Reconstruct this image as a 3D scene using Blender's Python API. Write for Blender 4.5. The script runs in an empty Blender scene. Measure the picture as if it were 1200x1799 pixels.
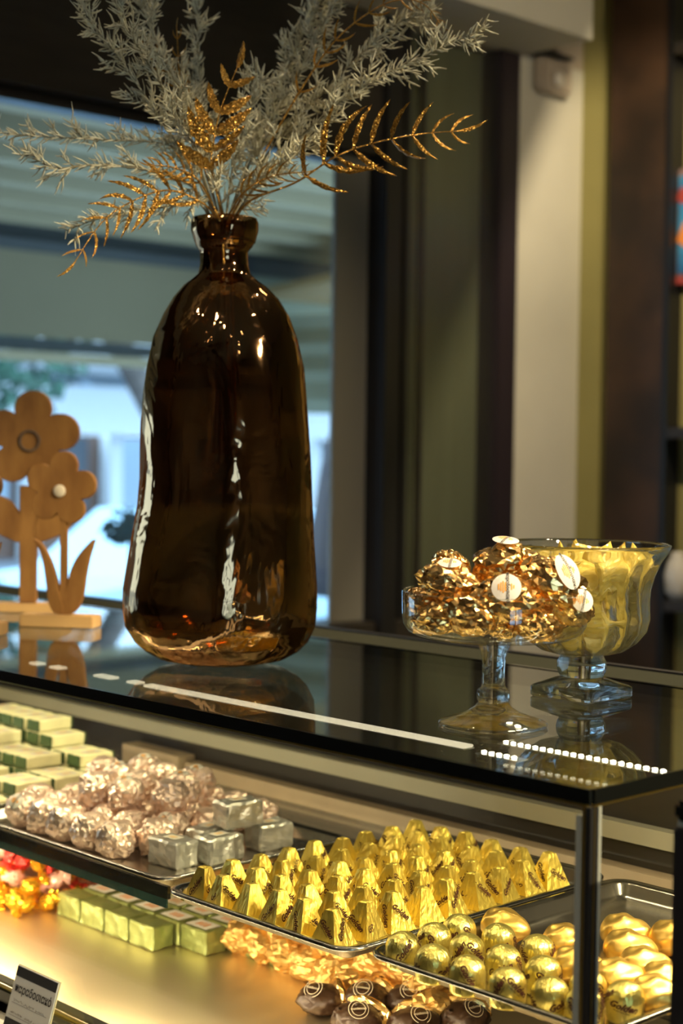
import bpy, bmesh, math, random
from mathutils import Vector, Matrix, noise, Quaternion
random.seed(7)
SC = bpy.context.scene
COL = SC.collection
PI = math.pi

# ---------------------------------------------------------------- camera
YAW, PITCH, ROLL = 0.760569, 0.036192, 0.0130406
CAM = Vector((0.866, -1.140, 1.550))
RIGHT = Vector((math.sin(YAW), math.cos(YAW), 0))
FWD = Vector((-math.cos(YAW), math.sin(YAW), 0))
UP = Vector((0, 0, 1))
_f = FWD * math.cos(PITCH) - UP * math.sin(PITCH)
_u = UP * math.cos(PITCH) + FWD * math.sin(PITCH)
_r = RIGHT * math.cos(ROLL) + _u * math.sin(ROLL)
_u2 = _u * math.cos(ROLL) - RIGHT * math.sin(ROLL)
cd = bpy.data.cameras.new('camera')
cam = bpy.data.objects.new('camera', cd); COL.objects.link(cam)
cam.matrix_world = Matrix(((_r.x, _u2.x, -_f.x, CAM.x), (_r.y, _u2.y, -_f.y, CAM.y), (_r.z, _u2.z, -_f.z, CAM.z), (0, 0, 0, 1)))
cd.sensor_fit = 'HORIZONTAL'; cd.sensor_width = 24.0; cd.lens = 24.0 * 2762.46 / 1200
cd.clip_start = 0.05; cd.clip_end = 200
cd.dof.use_dof = True; cd.dof.focus_distance = 1.86; cd.dof.aperture_fstop = 3.9
SC.camera = cam

# ---------------------------------------------------------------- world, exposure, cycles
w = bpy.data.worlds.new('world'); SC.world = w; w.use_nodes = True
bg = w.node_tree.nodes['Background']
bg.inputs[0].default_value = (0.48, 0.73, 1.0, 1); bg.inputs[1].default_value = 6.0
SC.view_settings.view_transform = 'Standard'; SC.view_settings.look = 'None'
SC.view_settings.exposure = 0.0; SC.view_settings.gamma = 1.0; SC.view_settings.use_curve_mapping = False
cy = SC.cycles
cy.use_denoising = True; cy.max_bounces = 8; cy.transparent_max_bounces = 20
cy.transmission_bounces = 8; cy.glossy_bounces = 4; cy.diffuse_bounces = 2
cy.use_adaptive_sampling = True; cy.adaptive_threshold = 0.04; cy.sample_clamp_indirect = 6.0; cy.blur_glossy = 0.6

# ---------------------------------------------------------------- materials
MATS = {}
def _nt(name):
    m = bpy.data.materials.new(name); m.use_nodes = True
    MATS[name] = m
    return m, m.node_tree, m.node_tree.nodes['Principled BSDF']
def mat(name, col, rough=0.5, metal=0.0, var=0.0, vscale=20, bump=0.0, bscale=60, btype='noise', spec=0.5, col2=None, stretch=None, detail=4, dist=0.01, **kw):
    m, nt, b = _nt(name)
    N, Lk = nt.nodes, nt.links
    b.inputs['Base Color'].default_value = (*col, 1); b.inputs['Roughness'].default_value = rough
    b.inputs['Metallic'].default_value = metal; b.inputs['Specular IOR Level'].default_value = spec
    for k, v in kw.items(): b.inputs[k].default_value = v
    tc = N.new('ShaderNodeTexCoord'); src = tc.outputs['Object']
    if stretch:
        mp = N.new('ShaderNodeMapping'); mp.inputs['Scale'].default_value = stretch
        Lk.new(src, mp.inputs['Vector']); src = mp.outputs['Vector']
    if var or col2:
        n = N.new('ShaderNodeTexNoise'); n.inputs['Scale'].default_value = vscale; n.inputs['Detail'].default_value = detail
        Lk.new(src, n.inputs['Vector'])
        r = N.new('ShaderNodeValToRGB'); r.color_ramp.elements[0].position = 0.35; r.color_ramp.elements[1].position = 0.65
        c2 = col2 or tuple(min(1, c * (1 + var)) for c in col)
        c1 = col if col2 else tuple(c * (1 - var) for c in col)
        r.color_ramp.elements[0].color = (*c1, 1); r.color_ramp.elements[1].color = (*c2, 1)
        Lk.new(n.outputs['Fac'], r.inputs['Fac']); Lk.new(r.outputs['Color'], b.inputs['Base Color'])
    if bump:
        if btype == 'voronoi':
            t = N.new('ShaderNodeTexVoronoi'); t.inputs['Scale'].default_value = bscale; out = t.outputs['Distance']
            nn = N.new('ShaderNodeTexNoise'); nn.inputs['Scale'].default_value = bscale * .6
            Lk.new(src, nn.inputs['Vector'])
            mx = N.new('ShaderNodeMixRGB'); mx.inputs[0].default_value = .010
            Lk.new(src, mx.inputs[1]); Lk.new(nn.outputs['Color'], mx.inputs[2]); Lk.new(mx.outputs[0], t.inputs['Vector'])
        else:
            t = N.new('ShaderNodeTexNoise'); t.inputs['Scale'].default_value = bscale; t.inputs['Detail'].default_value = 4; out = t.outputs['Fac']
            Lk.new(src, t.inputs['Vector'])
        bp = N.new('ShaderNodeBump'); bp.inputs['Strength'].default_value = bump; bp.inputs['Distance'].default_value = dist
        Lk.new(out, bp.inputs['Height']); Lk.new(bp.outputs['Normal'], b.inputs['Normal'])
    return m
def pane_mat(name, tint, gloss=(1, 1, 1), ior=1.5, base=0.0, rough=0.015, wave=0.0):
    """thin sheet of glass: clear, with a fresnel mirror on each face"""
    m = bpy.data.materials.new(name); m.use_nodes = True; nt = m.node_tree; nt.nodes.clear(); MATS[name] = m
    o = nt.nodes.new('ShaderNodeOutputMaterial'); t = nt.nodes.new('ShaderNodeBsdfTransparent'); g = nt.nodes.new('ShaderNodeBsdfGlossy')
    t.inputs[0].default_value = (*tint, 1); g.inputs[0].default_value = (*gloss, 1); g.inputs['Roughness'].default_value = rough
    f0 = max(base, ((ior - 1) / (ior + 1)) ** 2)      # Schlick's fresnel, the same from both sides of the sheet
    ge = nt.nodes.new('ShaderNodeNewGeometry'); dt = nt.nodes.new('ShaderNodeVectorMath'); dt.operation = 'DOT_PRODUCT'
    nt.links.new(ge.outputs['Normal'], dt.inputs[0]); nt.links.new(ge.outputs['Incoming'], dt.inputs[1])
    src = dt.outputs['Value']
    for op, v in (('ABSOLUTE', None), ('SUBTRACT', 1.0), ('POWER', 5.0), ('MULTIPLY_ADD', 1 - f0)):
        n = nt.nodes.new('ShaderNodeMath'); n.operation = op
        if op == 'SUBTRACT': n.inputs[0].default_value = v; nt.links.new(src, n.inputs[1])
        else:
            nt.links.new(src, n.inputs[0])
            if v is not None: n.inputs[1].default_value = v
            if op == 'MULTIPLY_ADD': n.inputs[2].default_value = f0
        src = n.outputs[0]
    mx = nt.nodes.new('ShaderNodeMixShader'); nt.links.new(src, mx.inputs[0])
    if wave:
        tc = nt.nodes.new('ShaderNodeTexCoord'); mp = nt.nodes.new('ShaderNodeMapping'); mp.inputs['Scale'].default_value = (1, 1, .55)
        no = nt.nodes.new('ShaderNodeTexNoise'); no.inputs['Scale'].default_value = 14; no.inputs['Detail'].default_value = 3; no.inputs['Distortion'].default_value = .6
        bp = nt.nodes.new('ShaderNodeBump'); bp.inputs['Strength'].default_value = 1; bp.inputs['Distance'].default_value = wave
        nt.links.new(tc.outputs['Object'], mp.inputs[0]); nt.links.new(mp.outputs[0], no.inputs['Vector']); nt.links.new(no.outputs['Fac'], bp.inputs['Height'])
        nt.links.new(bp.outputs[0], g.inputs['Normal'])
    nt.links.new(t.outputs[0], mx.inputs[1]); nt.links.new(g.outputs[0], mx.inputs[2]); nt.links.new(mx.outputs[0], o.inputs[0])
    return m
def glass_mat(name, col, clear=0.35, ior=1.5, rough=0.0):
    """moulded clear glass: refracting, part plain see-through so light reaches what is inside"""
    m = bpy.data.materials.new(name); m.use_nodes = True; nt = m.node_tree; nt.nodes.clear(); MATS[name] = m
    o = nt.nodes.new('ShaderNodeOutputMaterial'); t = nt.nodes.new('ShaderNodeBsdfTransparent'); g = nt.nodes.new('ShaderNodeBsdfGlass')
    t.inputs[0].default_value = (.97, .97, .95, 1); g.inputs['Color'].default_value = (*col, 1); g.inputs['IOR'].default_value = ior; g.inputs['Roughness'].default_value = rough
    mx = nt.nodes.new('ShaderNodeMixShader'); mx.inputs[0].default_value = 1 - clear
    nt.links.new(t.outputs[0], mx.inputs[1]); nt.links.new(g.outputs[0], mx.inputs[2]); nt.links.new(mx.outputs[0], o.inputs[0])
    return m
def emit_mat(name, col, strength):
    m = bpy.data.materials.new(name); m.use_nodes = True; nt = m.node_tree; nt.nodes.clear(); MATS[name] = m
    o = nt.nodes.new('ShaderNodeOutputMaterial'); e = nt.nodes.new('ShaderNodeEmission')
    e.inputs[0].default_value = (*col, 1); e.inputs[1].default_value = strength; nt.links.new(e.outputs[0], o.inputs[0])
    return m

mat('floor_tile', (.05, .042, .035), .35, var=.2, vscale=6)
mat('ceiling_paint', (.30, .28, .23), .9)
mat('wall_paint', (.16, .14, .11), .9, var=.06, vscale=4)
mat('dark_panel', (.020, .016, .012), .55, var=.25, vscale=5, stretch=(1, 1, 6))
mat('brown_panel', (.018, .011, .007), .5, col2=(.060, .031, .016), vscale=3.2, detail=8)
mat('olive_paint', (.26, .235, .085), .85, var=.04, vscale=5)
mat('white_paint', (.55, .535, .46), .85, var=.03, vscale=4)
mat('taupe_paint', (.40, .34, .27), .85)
mat('grey_frame', (.185, .180, .150), .5)
mat('black_frame', (.010, .010, .012), .4)
mat('plum_frame', (.018, .012, .018), .45)
mat('greengrey_panel', (.125, .125, .080), .55, var=.08, vscale=2, stretch=(1, 9, .3))
mat('black_gloss', (.004, .005, .005), .12)
mat('black_rubber', (.006, .006, .006), .5)
mat('brass_lit_edge', (.75, .58, .18), .3, 1.0)  # brass, also painted for the glow of the top pane edges
mat('frosted_edge', (.28, .30, .26), .35)
mat('glass_edge', (.012, .035, .030), .15)
mat('beige_rail', (.42, .33, .22), .5, var=.05)
mat('greybeige_rail', (.34, .33, .25), .5)
mat('rear_board', (.030, .032, .024), .7, spec=0.0)
mat('ledge_grey', (.36, .34, .30), .6, var=.05)
mat('steel', (.62, .58, .53), .22, 1.0, bump=.02, bscale=200, stretch=(1, 30, 1))
mat('steel_dark', (.33, .32, .30), .2, 1.0)
mat('brushed_deck', (.86, .74, .50), .36, 1.0, bump=.12, bscale=260, stretch=(1, 14, 1), dist=.002)
pane_mat('pane', (.965, .975, .955))
pane_mat('top_pane', (.80, .84, .80), base=.04)
pane_mat('window_pane', (.93, .96, .95))
pane_mat('hazy_pane', (.93, .96, .95), rough=.38)
pane_mat('amber_glass', (.21, .095, .028), gloss=(.62, .37, .19), ior=1.6, base=.42, rough=.06, wave=.007)
pane_mat('dish_glass', (.975, .98, .965), ior=1.55)
glass_mat('clear_glass', (.98, .98, .95), .55)
glass_mat('crystal', (.97, .99, .99), .16, ior=1.52)
mat('led_alu', (.6, .58, .54), .3, 1.0)
emit_mat('led', (1.0, .84, .62), 34)
emit_mat('led_soft', (1.0, .80, .58), 3.0)
emit_mat('lamp_disc', (1.0, .70, .38), 60)
mat('lamp_ring', (.5, .48, .44), .4)
mat('wood_ply', (.32, .165, .046), .6, col2=(.20, .092, .024), vscale=26, detail=6, stretch=(1, 1, .35))
mat('wood_pale', (.56, .36, .15), .6, var=.1, vscale=14, stretch=(.3, 1, 1))
mat('white_button', (.72, .66, .52), .5)
# foils and papers
mat('gold_yellow', (.90, .68, .13), .36, .9, bump=.7, bscale=210, btype='voronoi', dist=.0009, stretch=(1, 1, .38))
mat('gold_dome', (.82, .70, .20), .31, .92, bump=.75, bscale=230, btype='voronoi', dist=.0009, stretch=(1, 1, .5))
mat('gold_shell', (.93, .62, .16), .37, .95, bump=.4, bscale=90, btype='voronoi', dist=.0009)
mat('gold_crumple', (.88, .57, .22), .22, 1.0, bump=.7, bscale=75, btype='voronoi', dist=.0012)
mat('pink_foil', (.88, .69, .58), .40, .82, var=.08, vscale=30, bump=.6, bscale=85, btype='voronoi', dist=.0012)
mat('silver_foil', (.72, .72, .68), .38, .9, bump=.9, bscale=55, btype='voronoi', dist=.0022)
mat('cream_wrap', (.80, .76, .46), .5, var=.06, vscale=30, bump=.5, bscale=70, dist=.0009)
mat('leaf_green_wrap', (.045, .095, .032), .45, bump=.5, bscale=70, dist=.0009)
mat('green_foil', (.25, .28, .09), .36, .6, bump=.8, bscale=55, btype='voronoi', dist=.0015)
mat('white_label', (.66, .63, .56), .55)
mat('orange_ink', (.85, .36, .04), .5)
mat('orange_pale', (.90, .55, .16), .5)
mat('ink', (.055, .014, .008), .6, spec=.2)
mat('black_ink', (.018, .016, .015), .55)
mat('hand_ink', (.22, .20, .19), .6)
mat('card_white', (.62, .63, .60), .5)
mat('red_foil', (.75, .06, .05), .22, .8, bump=.5, bscale=120, btype='voronoi', dist=.0009)
mat('blush_film', (.72, .40, .32), .25, .3, bump=.5, bscale=120, btype='voronoi', dist=.0009)
mat('amber_foil', (.85, .45, .03), .2, .85, bump=.5, bscale=120, btype='voronoi', dist=.0009)
mat('kraft_foil', (.62, .37, .11), .36, .75, bump=.6, bscale=70, btype='voronoi', dist=.0009)
mat('cocoa_wrap', (.035, .016, .008), .35, .2, bump=.4, bscale=90, dist=.0009)
mat('ring_print', (.50, .42, .30), .5)
mat('yellow_film', (.80, .61, .12), .22, .15, bump=.35, bscale=80, btype='voronoi', dist=.0009, **{'Transmission Weight': .25})
# plants
mat('frost_green', (.58, .57, .42), .75, var=.25, vscale=60)
mat('frost_stem', (.24, .22, .14), .8, var=.2, vscale=40)
def glitter(name, c1, c2):
    m, nt, b = _nt(name); N, Lk = nt.nodes, nt.links
    tc = N.new('ShaderNodeTexCoord'); v = N.new('ShaderNodeTexVoronoi'); v.inputs['Scale'].default_value = 1100; Lk.new(tc.outputs['Object'], v.inputs['Vector'])
    sb = N.new('ShaderNodeVectorMath'); sb.operation = 'SUBTRACT'; sb.inputs[1].default_value = (.5, .5, .5); Lk.new(v.outputs['Color'], sb.inputs[0])
    sc = N.new('ShaderNodeVectorMath'); sc.operation = 'SCALE'; sc.inputs['Scale'].default_value = 1.5; Lk.new(sb.outputs[0], sc.inputs[0])
    ge = N.new('ShaderNodeNewGeometry'); ad = N.new('ShaderNodeVectorMath'); ad.operation = 'ADD'; Lk.new(sc.outputs[0], ad.inputs[0]); Lk.new(ge.outputs['Normal'], ad.inputs[1])
    nm = N.new('ShaderNodeVectorMath'); nm.operation = 'NORMALIZE'; Lk.new(ad.outputs[0], nm.inputs[0]); Lk.new(nm.outputs[0], b.inputs['Normal'])
    r = N.new('ShaderNodeValToRGB'); r.color_ramp.elements[0].color = (*c1, 1); r.color_ramp.elements[1].color = (*c2, 1)
    sp = N.new('ShaderNodeSeparateColor'); Lk.new(v.outputs['Color'], sp.inputs[0]); Lk.new(sp.outputs[0], r.inputs['Fac']); Lk.new(r.outputs['Color'], b.inputs['Base Color'])
    b.inputs['Metallic'].default_value = .85; b.inputs['Roughness'].default_value = .32
glitter('glitter_gold', (.22, .11, .02), (.62, .35, .075))
# outdoors
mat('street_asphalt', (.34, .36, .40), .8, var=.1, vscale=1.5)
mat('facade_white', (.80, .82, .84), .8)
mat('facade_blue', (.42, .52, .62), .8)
mat('shop_dark', (.06, .07, .09), .4)
mat('shop_brown', (.22, .13, .10), .7)
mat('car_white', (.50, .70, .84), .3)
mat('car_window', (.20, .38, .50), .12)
mat('rubber_tyre', (.02, .02, .022), .8)
mat('awning_beige', (.36, .30, .18), .8)
mat('awning_blue_shade', (.040, .045, .042), .8)
mat('valance_grey', (.20, .165, .095), .85, var=.05, vscale=1.2)
mat('awning_dark', (.05, .055, .055), .7)
mat('soffit_brown', (.24, .155, .06), .7, var=.08, vscale=1.5)
mat('fold_green', (.17, .185, .125), .8)
mat('bark', (.10, .08, .07), .9, var=.3, vscale=9)
mat('leaf_teal', (.035, .10, .065), .6, var=.4, vscale=6)
mat('plant_dark', (.02, .045, .045), .7)
mat('clay_pot', (.16, .09, .07), .8)
mat('parasol_dark', (.05, .04, .045), .8)
mat('parasol_rust', (.38, .14, .05), .8)
mat('art_blue', (.05, .30, .55), .5, col2=(.02, .12, .30), vscale=9)
mat('art_orange', (.75, .25, .04), .5)
mat('art_red', (.35, .05, .04), .5)
mat('rose_frame', (.20, .13, .13), .5)
mat('cream_ceramic', (.55, .52, .46), .3)
mat('sensor_plastic', (.42, .36, .29), .5)
M = MATS

# ---------------------------------------------------------------- helpers
def link(name, me, parent=None, m=None):
    o = bpy.data.objects.new(name, me); COL.objects.link(o)
    if parent is not None: o.parent = parent
    if m is not None and not me.materials: me.materials.append(M[m])
    return o
def tag(o, label, cat, group=None):
    o['label'] = label; o['category'] = cat
    if group: o['group'] = group
    return o
def empty(name, loc=(0, 0, 0), rz=0.0, label=None, cat=None, group=None):
    o = bpy.data.objects.new(name, None); COL.objects.link(o); o.location = loc; o.rotation_euler = (0, 0, rz); o.empty_display_size = .02
    if label: tag(o, label, cat, group)
    return o
def pyd(vs, fs, m=None, smooth=False):
    me = bpy.data.meshes.new('m'); me.from_pydata([tuple(v) for v in vs], [], fs); me.update()
    if smooth: me.polygons.foreach_set('use_smooth', [True] * len(me.polygons))
    if m: me.materials.append(M[m])
    return me
def fixn(me):
    bm = bmesh.new(); bm.from_mesh(me); bmesh.ops.recalc_face_normals(bm, faces=bm.faces); bm.to_mesh(me); bm.free(); return me
def box_me(x0, x1, y0, y1, z0, z1, m=None, bevel=0.0, seg=2):
    bm = bmesh.new(); bmesh.ops.create_cube(bm, size=1)
    bmesh.ops.scale(bm, vec=(x1 - x0, y1 - y0, z1 - z0), verts=bm.verts)
    bmesh.ops.translate(bm, vec=((x0 + x1) / 2, (y0 + y1) / 2, (z0 + z1) / 2), verts=bm.verts)
    if bevel: bmesh.ops.bevel(bm, geom=bm.edges[:], offset=bevel, segments=seg, affect='EDGES')
    me = bpy.data.meshes.new('m'); bm.to_mesh(me); bm.free()
    if m: me.materials.append(M[m])
    return me
def box(name, x0, x1, y0, y1, z0, z1, m, parent=None, bevel=0.0):
    return link(name, box_me(x0, x1, y0, y1, z0, z1, m, bevel), parent)
def struct(name, x0, x1, y0, y1, z0, z1, m, bevel=0.0):
    o = box(name, x0, x1, y0, y1, z0, z1, m, None, bevel); o['kind'] = 'structure'; return o
def lathe_me(prof, seg=48, m=None, smooth=True, mod=None, close=False):
    vs, fs = [], []; n = len(prof)
    for i, (r, z) in enumerate(prof):
        for k in range(seg):
            a = 2 * PI * k / seg; rr = r if mod is None else mod(r, z, a, i)
            vs.append((rr * math.cos(a), rr * math.sin(a), z))
    for i in range(n - 1 if not close else n):
        j = (i + 1) % n
        for k in range(seg):
            k2 = (k + 1) % seg
            fs.append((i * seg + k, i * seg + k2, j * seg + k2, j * seg + k))
    if not close:
        if prof[0][0] > 1e-6: fs.append(tuple(reversed(range(seg))))
        if prof[-1][0] > 1e-6: fs.append(tuple(range((n - 1) * seg, n * seg)))
    me = pyd(vs, fs, m, smooth)
    bm = bmesh.new(); bm.from_mesh(me); bmesh.ops.remove_doubles(bm, verts=bm.verts, dist=1e-6); bmesh.ops.recalc_face_normals(bm, faces=bm.faces); bm.to_mesh(me); bm.free()
    return me
def frames(pts):
    out = []; prev = None
    for i, p in enumerate(pts):
        t = (pts[min(i + 1, len(pts) - 1)] - pts[max(i - 1, 0)]).normalized()
        if prev is None:
            a = Vector((0, 0, 1)) if abs(t.z) < .9 else Vector((1, 0, 0))
            n = t.cross(a).normalized()
        else: n = (prev - t * prev.dot(t)).normalized()
        prev = n; out.append((p, t, n, t.cross(n)))
    return out
def tube_geo(pts, rads, seg, vs, fs, cap=True):
    b = len(vs); fr = frames(pts)
    for (p, t, n, bb), r in zip(fr, rads):
        for k in range(seg):
            a = 2 * PI * k / seg; vs.append(p + n * (r * math.cos(a)) + bb * (r * math.sin(a)))
    for i in range(len(pts) - 1):
        for k in range(seg):
            k2 = (k + 1) % seg; fs.append((b + i * seg + k, b + i * seg + k2, b + (i + 1) * seg + k2, b + (i + 1) * seg + k))
    if cap:
        fs.append(tuple(b + k for k in reversed(range(seg)))); e = b + (len(pts) - 1) * seg; fs.append(tuple(e + k for k in range(seg)))
def tube_me(pts, rads, seg=8, m=None):
    vs, fs = [], []
    pts = [Vector(p) for p in pts]
    if not isinstance(rads, (list, tuple)): rads = [rads] * len(pts)
    tube_geo(pts, rads, seg, vs, fs); return pyd(vs, fs, m, True)
def spline(pts, n):
    pts = [Vector(p) for p in pts]; P = [pts[0] * 2 - pts[1]] + pts + [pts[-1] * 2 - pts[-2]]; out = []
    k = len(pts) - 1
    for i in range(n + 1):
        u = i / n * k; s = min(int(u), k - 1); t = u - s
        a, b, c, d = P[s], P[s + 1], P[s + 2], P[s + 3]
        out.append(.5 * ((2 * b) + (c - a) * t + (2 * a - 5 * b + 4 * c - d) * t * t + (3 * b - a - 3 * c + d) * t ** 3))
    return out
def prism_me(out, y0, y1, m=None, bevel=0.0):
    """outline in local x,z, thickness along y"""
    bm = bmesh.new(); vs = [bm.verts.new((x, y0, z)) for x, z in out]; f = bm.faces.new(vs)
    r = bmesh.ops.extrude_face_region(bm, geom=[f]); vv = [g for g in r['geom'] if isinstance(g, bmesh.types.BMVert)]
    bmesh.ops.translate(bm, vec=(0, y1 - y0, 0), verts=vv); bmesh.ops.recalc_face_normals(bm, faces=bm.faces)
    if bevel:
        ed = [e for e in bm.edges if abs(e.verts[0].co.y - e.verts[1].co.y) < 1e-6]
        bmesh.ops.bevel(bm, geom=ed, offset=bevel, segments=2, affect='EDGES')
    me = bpy.data.meshes.new('m'); bm.to_mesh(me); bm.free()
    if m: me.materials.append(M[m])
    return me
def light(name, kind, loc, energy, col, rot=None, **kw):
    l = bpy.data.lights.new(name, kind); l.energy = energy; l.color = col
    for k, v in kw.items(): setattr(l, k, v)
    o = bpy.data.objects.new(name, l); COL.objects.link(o); o.location = loc
    if rot: o.rotation_euler = rot
    return o
_TX = {}
def text_geo(body, size=1.0, shear=0.0, res=2, bold=.018):
    k = (body, size, shear)
    if k not in _TX:
        c = bpy.data.curves.new('t', 'FONT'); c.body = body; c.size = size; c.shear = shear; c.align_x = 'CENTER'; c.align_y = 'CENTER'; c.resolution_u = res; c.offset = size * bold
        o = bpy.data.objects.new('t', c); COL.objects.link(o); dg = bpy.context.evaluated_depsgraph_get()
        me = bpy.data.meshes.new_from_object(o.evaluated_get(dg))
        _TX[k] = ([v.co.copy() for v in me.vertices], [tuple(p.vertices) for p in me.polygons])
        bpy.data.objects.remove(o); bpy.data.curves.remove(c); bpy.data.meshes.remove(me)
    return _TX[k]
def mapped(geos, fn, m):
    vs, fs = [], []
    for (v, f), arg in geos:
        b = len(vs); vs += [fn(p, arg) for p in v]; fs += [tuple(b + i for i in q) for q in f]
    return pyd(vs, fs, m)
ORD = ['first', 'second', 'third', 'fourth', 'fifth', 'sixth', 'seventh', 'eighth', 'ninth', 'tenth', 'eleventh', 'twelfth', 'thirteenth', 'fourteenth', 'fifteenth', 'sixteenth']
def rowname(i, n, a, b):
    return a if i == 0 else (b if i == n - 1 else ORD[i])
def copy_tree(o, parent=None):
    c = o.copy(); COL.objects.link(c); c.parent = parent
    for ch in o.children: copy_tree(ch, c)
    return c

# ================================================================ THE SETTING: room
XW, YB, ZC = -2.60, 3.30, 3.35
struct('floor', XW - .1, 3.2, -3.7, YB + .1, -.05, 0, 'floor_tile')
struct('ceiling', XW - .1, 3.2, -3.7, YB + .1, ZC, ZC + .08, 'ceiling_paint')
struct('wall_front', XW, 3.2, -3.7, -3.6, 0, ZC, 'wall_paint')
# right wall with the glazed shop door
struct('wall_right', 3.1, 3.2, -3.6, -1.95, 0, ZC, 'wall_paint')
struct('wall_right.001', 3.1, 3.2, -.75, YB, 0, ZC, 'wall_paint')
struct('wall_right.002', 3.1, 3.2, -1.95, -.75, 2.15, ZC, 'wall_paint')
dr = struct('door_1', 3.146, 3.154, -1.95, -.75, 0, 2.15, 'window_pane')
for y0, y1 in ((-1.95, -1.87), (-1.38, -1.32), (-.83, -.75)): box('door_stile', 3.12, 3.18, y0, y1, 0, 2.15, 'black_frame', dr)
for z0, z1 in ((0, .22), (.95, 1.02), (2.07, 2.15)): box('door_rail', 3.125, 3.175, -1.87, -.83, z0, z1, 'black_frame', dr)
# window wall
struct('wall_left', XW - .12, XW, -3.7, 2.90, 0, 1.03, 'dark_panel')
struct('wall_left.001', XW - .12, XW, -3.7, 2.385, 2.475, ZC, 'dark_panel')
struct('wall_left.002', XW - .12, XW, -3.7, -.55, 1.03, 2.475, 'dark_panel')
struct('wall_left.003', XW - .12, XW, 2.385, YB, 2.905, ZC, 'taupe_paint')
win = struct('window_1', XW - .064, XW - .056, -.55, 2.165, 1.03, 2.475, 'window_pane')
box('window_sill', XW - .12, XW + .02, -.55, 2.165, 1.015, 1.032, 'black_frame', win)
box('window_head', XW - .09, XW - .03, -.55, 2.165, 2.44, 2.474, 'black_frame', win)
box('window_jamb', XW - .09, XW - .03, -.55, -.50, 1.03, 2.44, 'black_frame', win)
struct('trim_1', XW - .066, XW - .050, 2.162, 2.308, 1.03, 2.475, 'grey_frame', .004)
struct('trim_2', XW - .10, XW + .022, 2.310, 2.384, 0, 2.90, 'black_frame', .004)
# the tall dark glazed leaf
dw = struct('window_3', XW - .030, XW - .022, 2.386, 2.862, 0, 2.903, 'hazy_pane')
box('backing_panel', XW - .10, XW - .085, 2.386, 2.862, 0, 2.903, 'greengrey_panel', dw)
box('glazing_bar', XW - .05, XW - .012, 2.430, 2.452, 0, 2.903, 'black_frame', dw)
box('glazing_bar', XW - .055, XW - .030, 2.530, 2.540, 0, 2.903, 'plum_frame', dw)
struct('trim_3', XW - .10, XW + .006, 2.864, 2.958, 0, 2.903, 'plum_frame', .004)
struct('pillar', XW - .12, XW + .002, 2.960, YB, 0, 2.904, 'white_paint')
# bulkhead
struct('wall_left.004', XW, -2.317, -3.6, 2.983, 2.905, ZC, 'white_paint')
# back wall
struct('wall_back', XW - .1, 3.2, YB, YB + .1, 0, ZC, 'olive_paint')
bc = struct('wall_back.001', -2.431, -2.192, YB - .06, YB, 0, ZC, 'brown_panel')
struct('trim_4', -2.191, -2.170, YB - .075, YB, 0, ZC, 'black_frame')
# shelving bay at the right
sh = empty('wall_shelving', (-1.66, YB - .16, 0), 0, 'dark wood wall shelving at right edge behind the crystal bowl', 'shelving')
for z in (.55, 1.05, 1.62, 2.87):
    box('shelf', -.49, .70, .06, .155, z, z + .035, 'dark_panel', sh)
box('side_panel', .70, .73, .06, .155, 0, 2.95, 'dark_panel', sh)
pf = empty('framed_picture', (-1.950, YB - .012, 2.32), 0, 'framed picture of bright blue and orange shapes beside the brown column', 'picture')
box('frame', -.245, .245, -.02, .01, -.19, .19, 'rose_frame', pf, .006)
box('print', -.215, .215, -.024, -.018, -.155, .165, 'art_blue', pf)
for (x, z, r, mm) in ((-.165, -.03, .05, 'art_orange'), (-.19, .10, .03, 'art_red'), (-.13, -.10, .035, 'art_orange'), (-.02, .02, .07, 'art_orange'), (.1, .08, .05, 'art_red')):
    vs = [(x + r * math.cos(a * .7) * (1 + .25 * math.sin(3 * a)), -.0255, z + r * math.sin(a * .7)) for a in range(9)]
    link('colour_patch', pyd(vs, [tuple(range(9))], mm), pf)
box('mat_strip', -.245, .245, -.022, -.018, -.19, -.165, 'art_red', pf)
jar = tag(link('ceramic_jar', lathe_me([(.03, 0), (.055, .03), (.06, .09), (.045, .14), (.03, .16), (.033, .175)], 24, 'cream_ceramic')), 'pale ceramic jar on lower wall shelf at right edge', 'jar')
jar.location = (-2.125, YB - .055, 1.086); jar.scale = (.75, .75, .9)
# alarm sensor on the pillar
se = empty('alarm_sensor', (XW + .002, 3.10, 2.79), 0, 'small boxy motion sensor fixed high on the white pillar', 'sensor')
link('sensor_case', box_me(.0, .05, -.085, .085, 0, .118, 'sensor_plastic', .012), se)
link('sensor_lens', lathe_me([(.03, 0), (.026, .012), (.0, .018)], 20, 'cream_ceramic'), se).matrix_local = Matrix.Translation((.05, 0, .045)) @ Matrix.Rotation(PI / 2, 4, 'Y')
box('bracket', .0, .06, -.07, .07, .119, .130, 'black_frame', se)

# ceiling downlights (the shop's lamps)
DL = [(-.55, 1.55, 110), (.55, .65, 90), (1.25, -.35, 45), (.15, -.95, 28), (-1.15, -1.05, 60), (1.6, 1.2, 110), (-1.5, .9, 80), (.4, -2.2, 60), (2.2, -1.4, 60), (-1.35, 2.2, 60)]
for i, (x, y, e) in enumerate(DL):
    d = empty('ceiling_downlight', (x, y, ZC), 0, 'round recessed ceiling downlight, %s of those above the shop floor' % ORD[i], 'lamp', 'ceiling downlights')
    link('lamp_ring', lathe_me([(.045, -.001), (.065, -.001), (.062, -.014), (.045, -.014)], 24, 'lamp_ring', close=True), d)
    link('lamp_disc', lathe_me([(.044, -.006), (.0, -.006)], 24, 'lamp_disc'), d)
    light('downlight_beam', 'SPOT', (x, y, ZC - .03), e, (1.0, .76, .47), None, spot_size=math.radians(105), spot_blend=.55, shadow_soft_size=.045)

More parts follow.
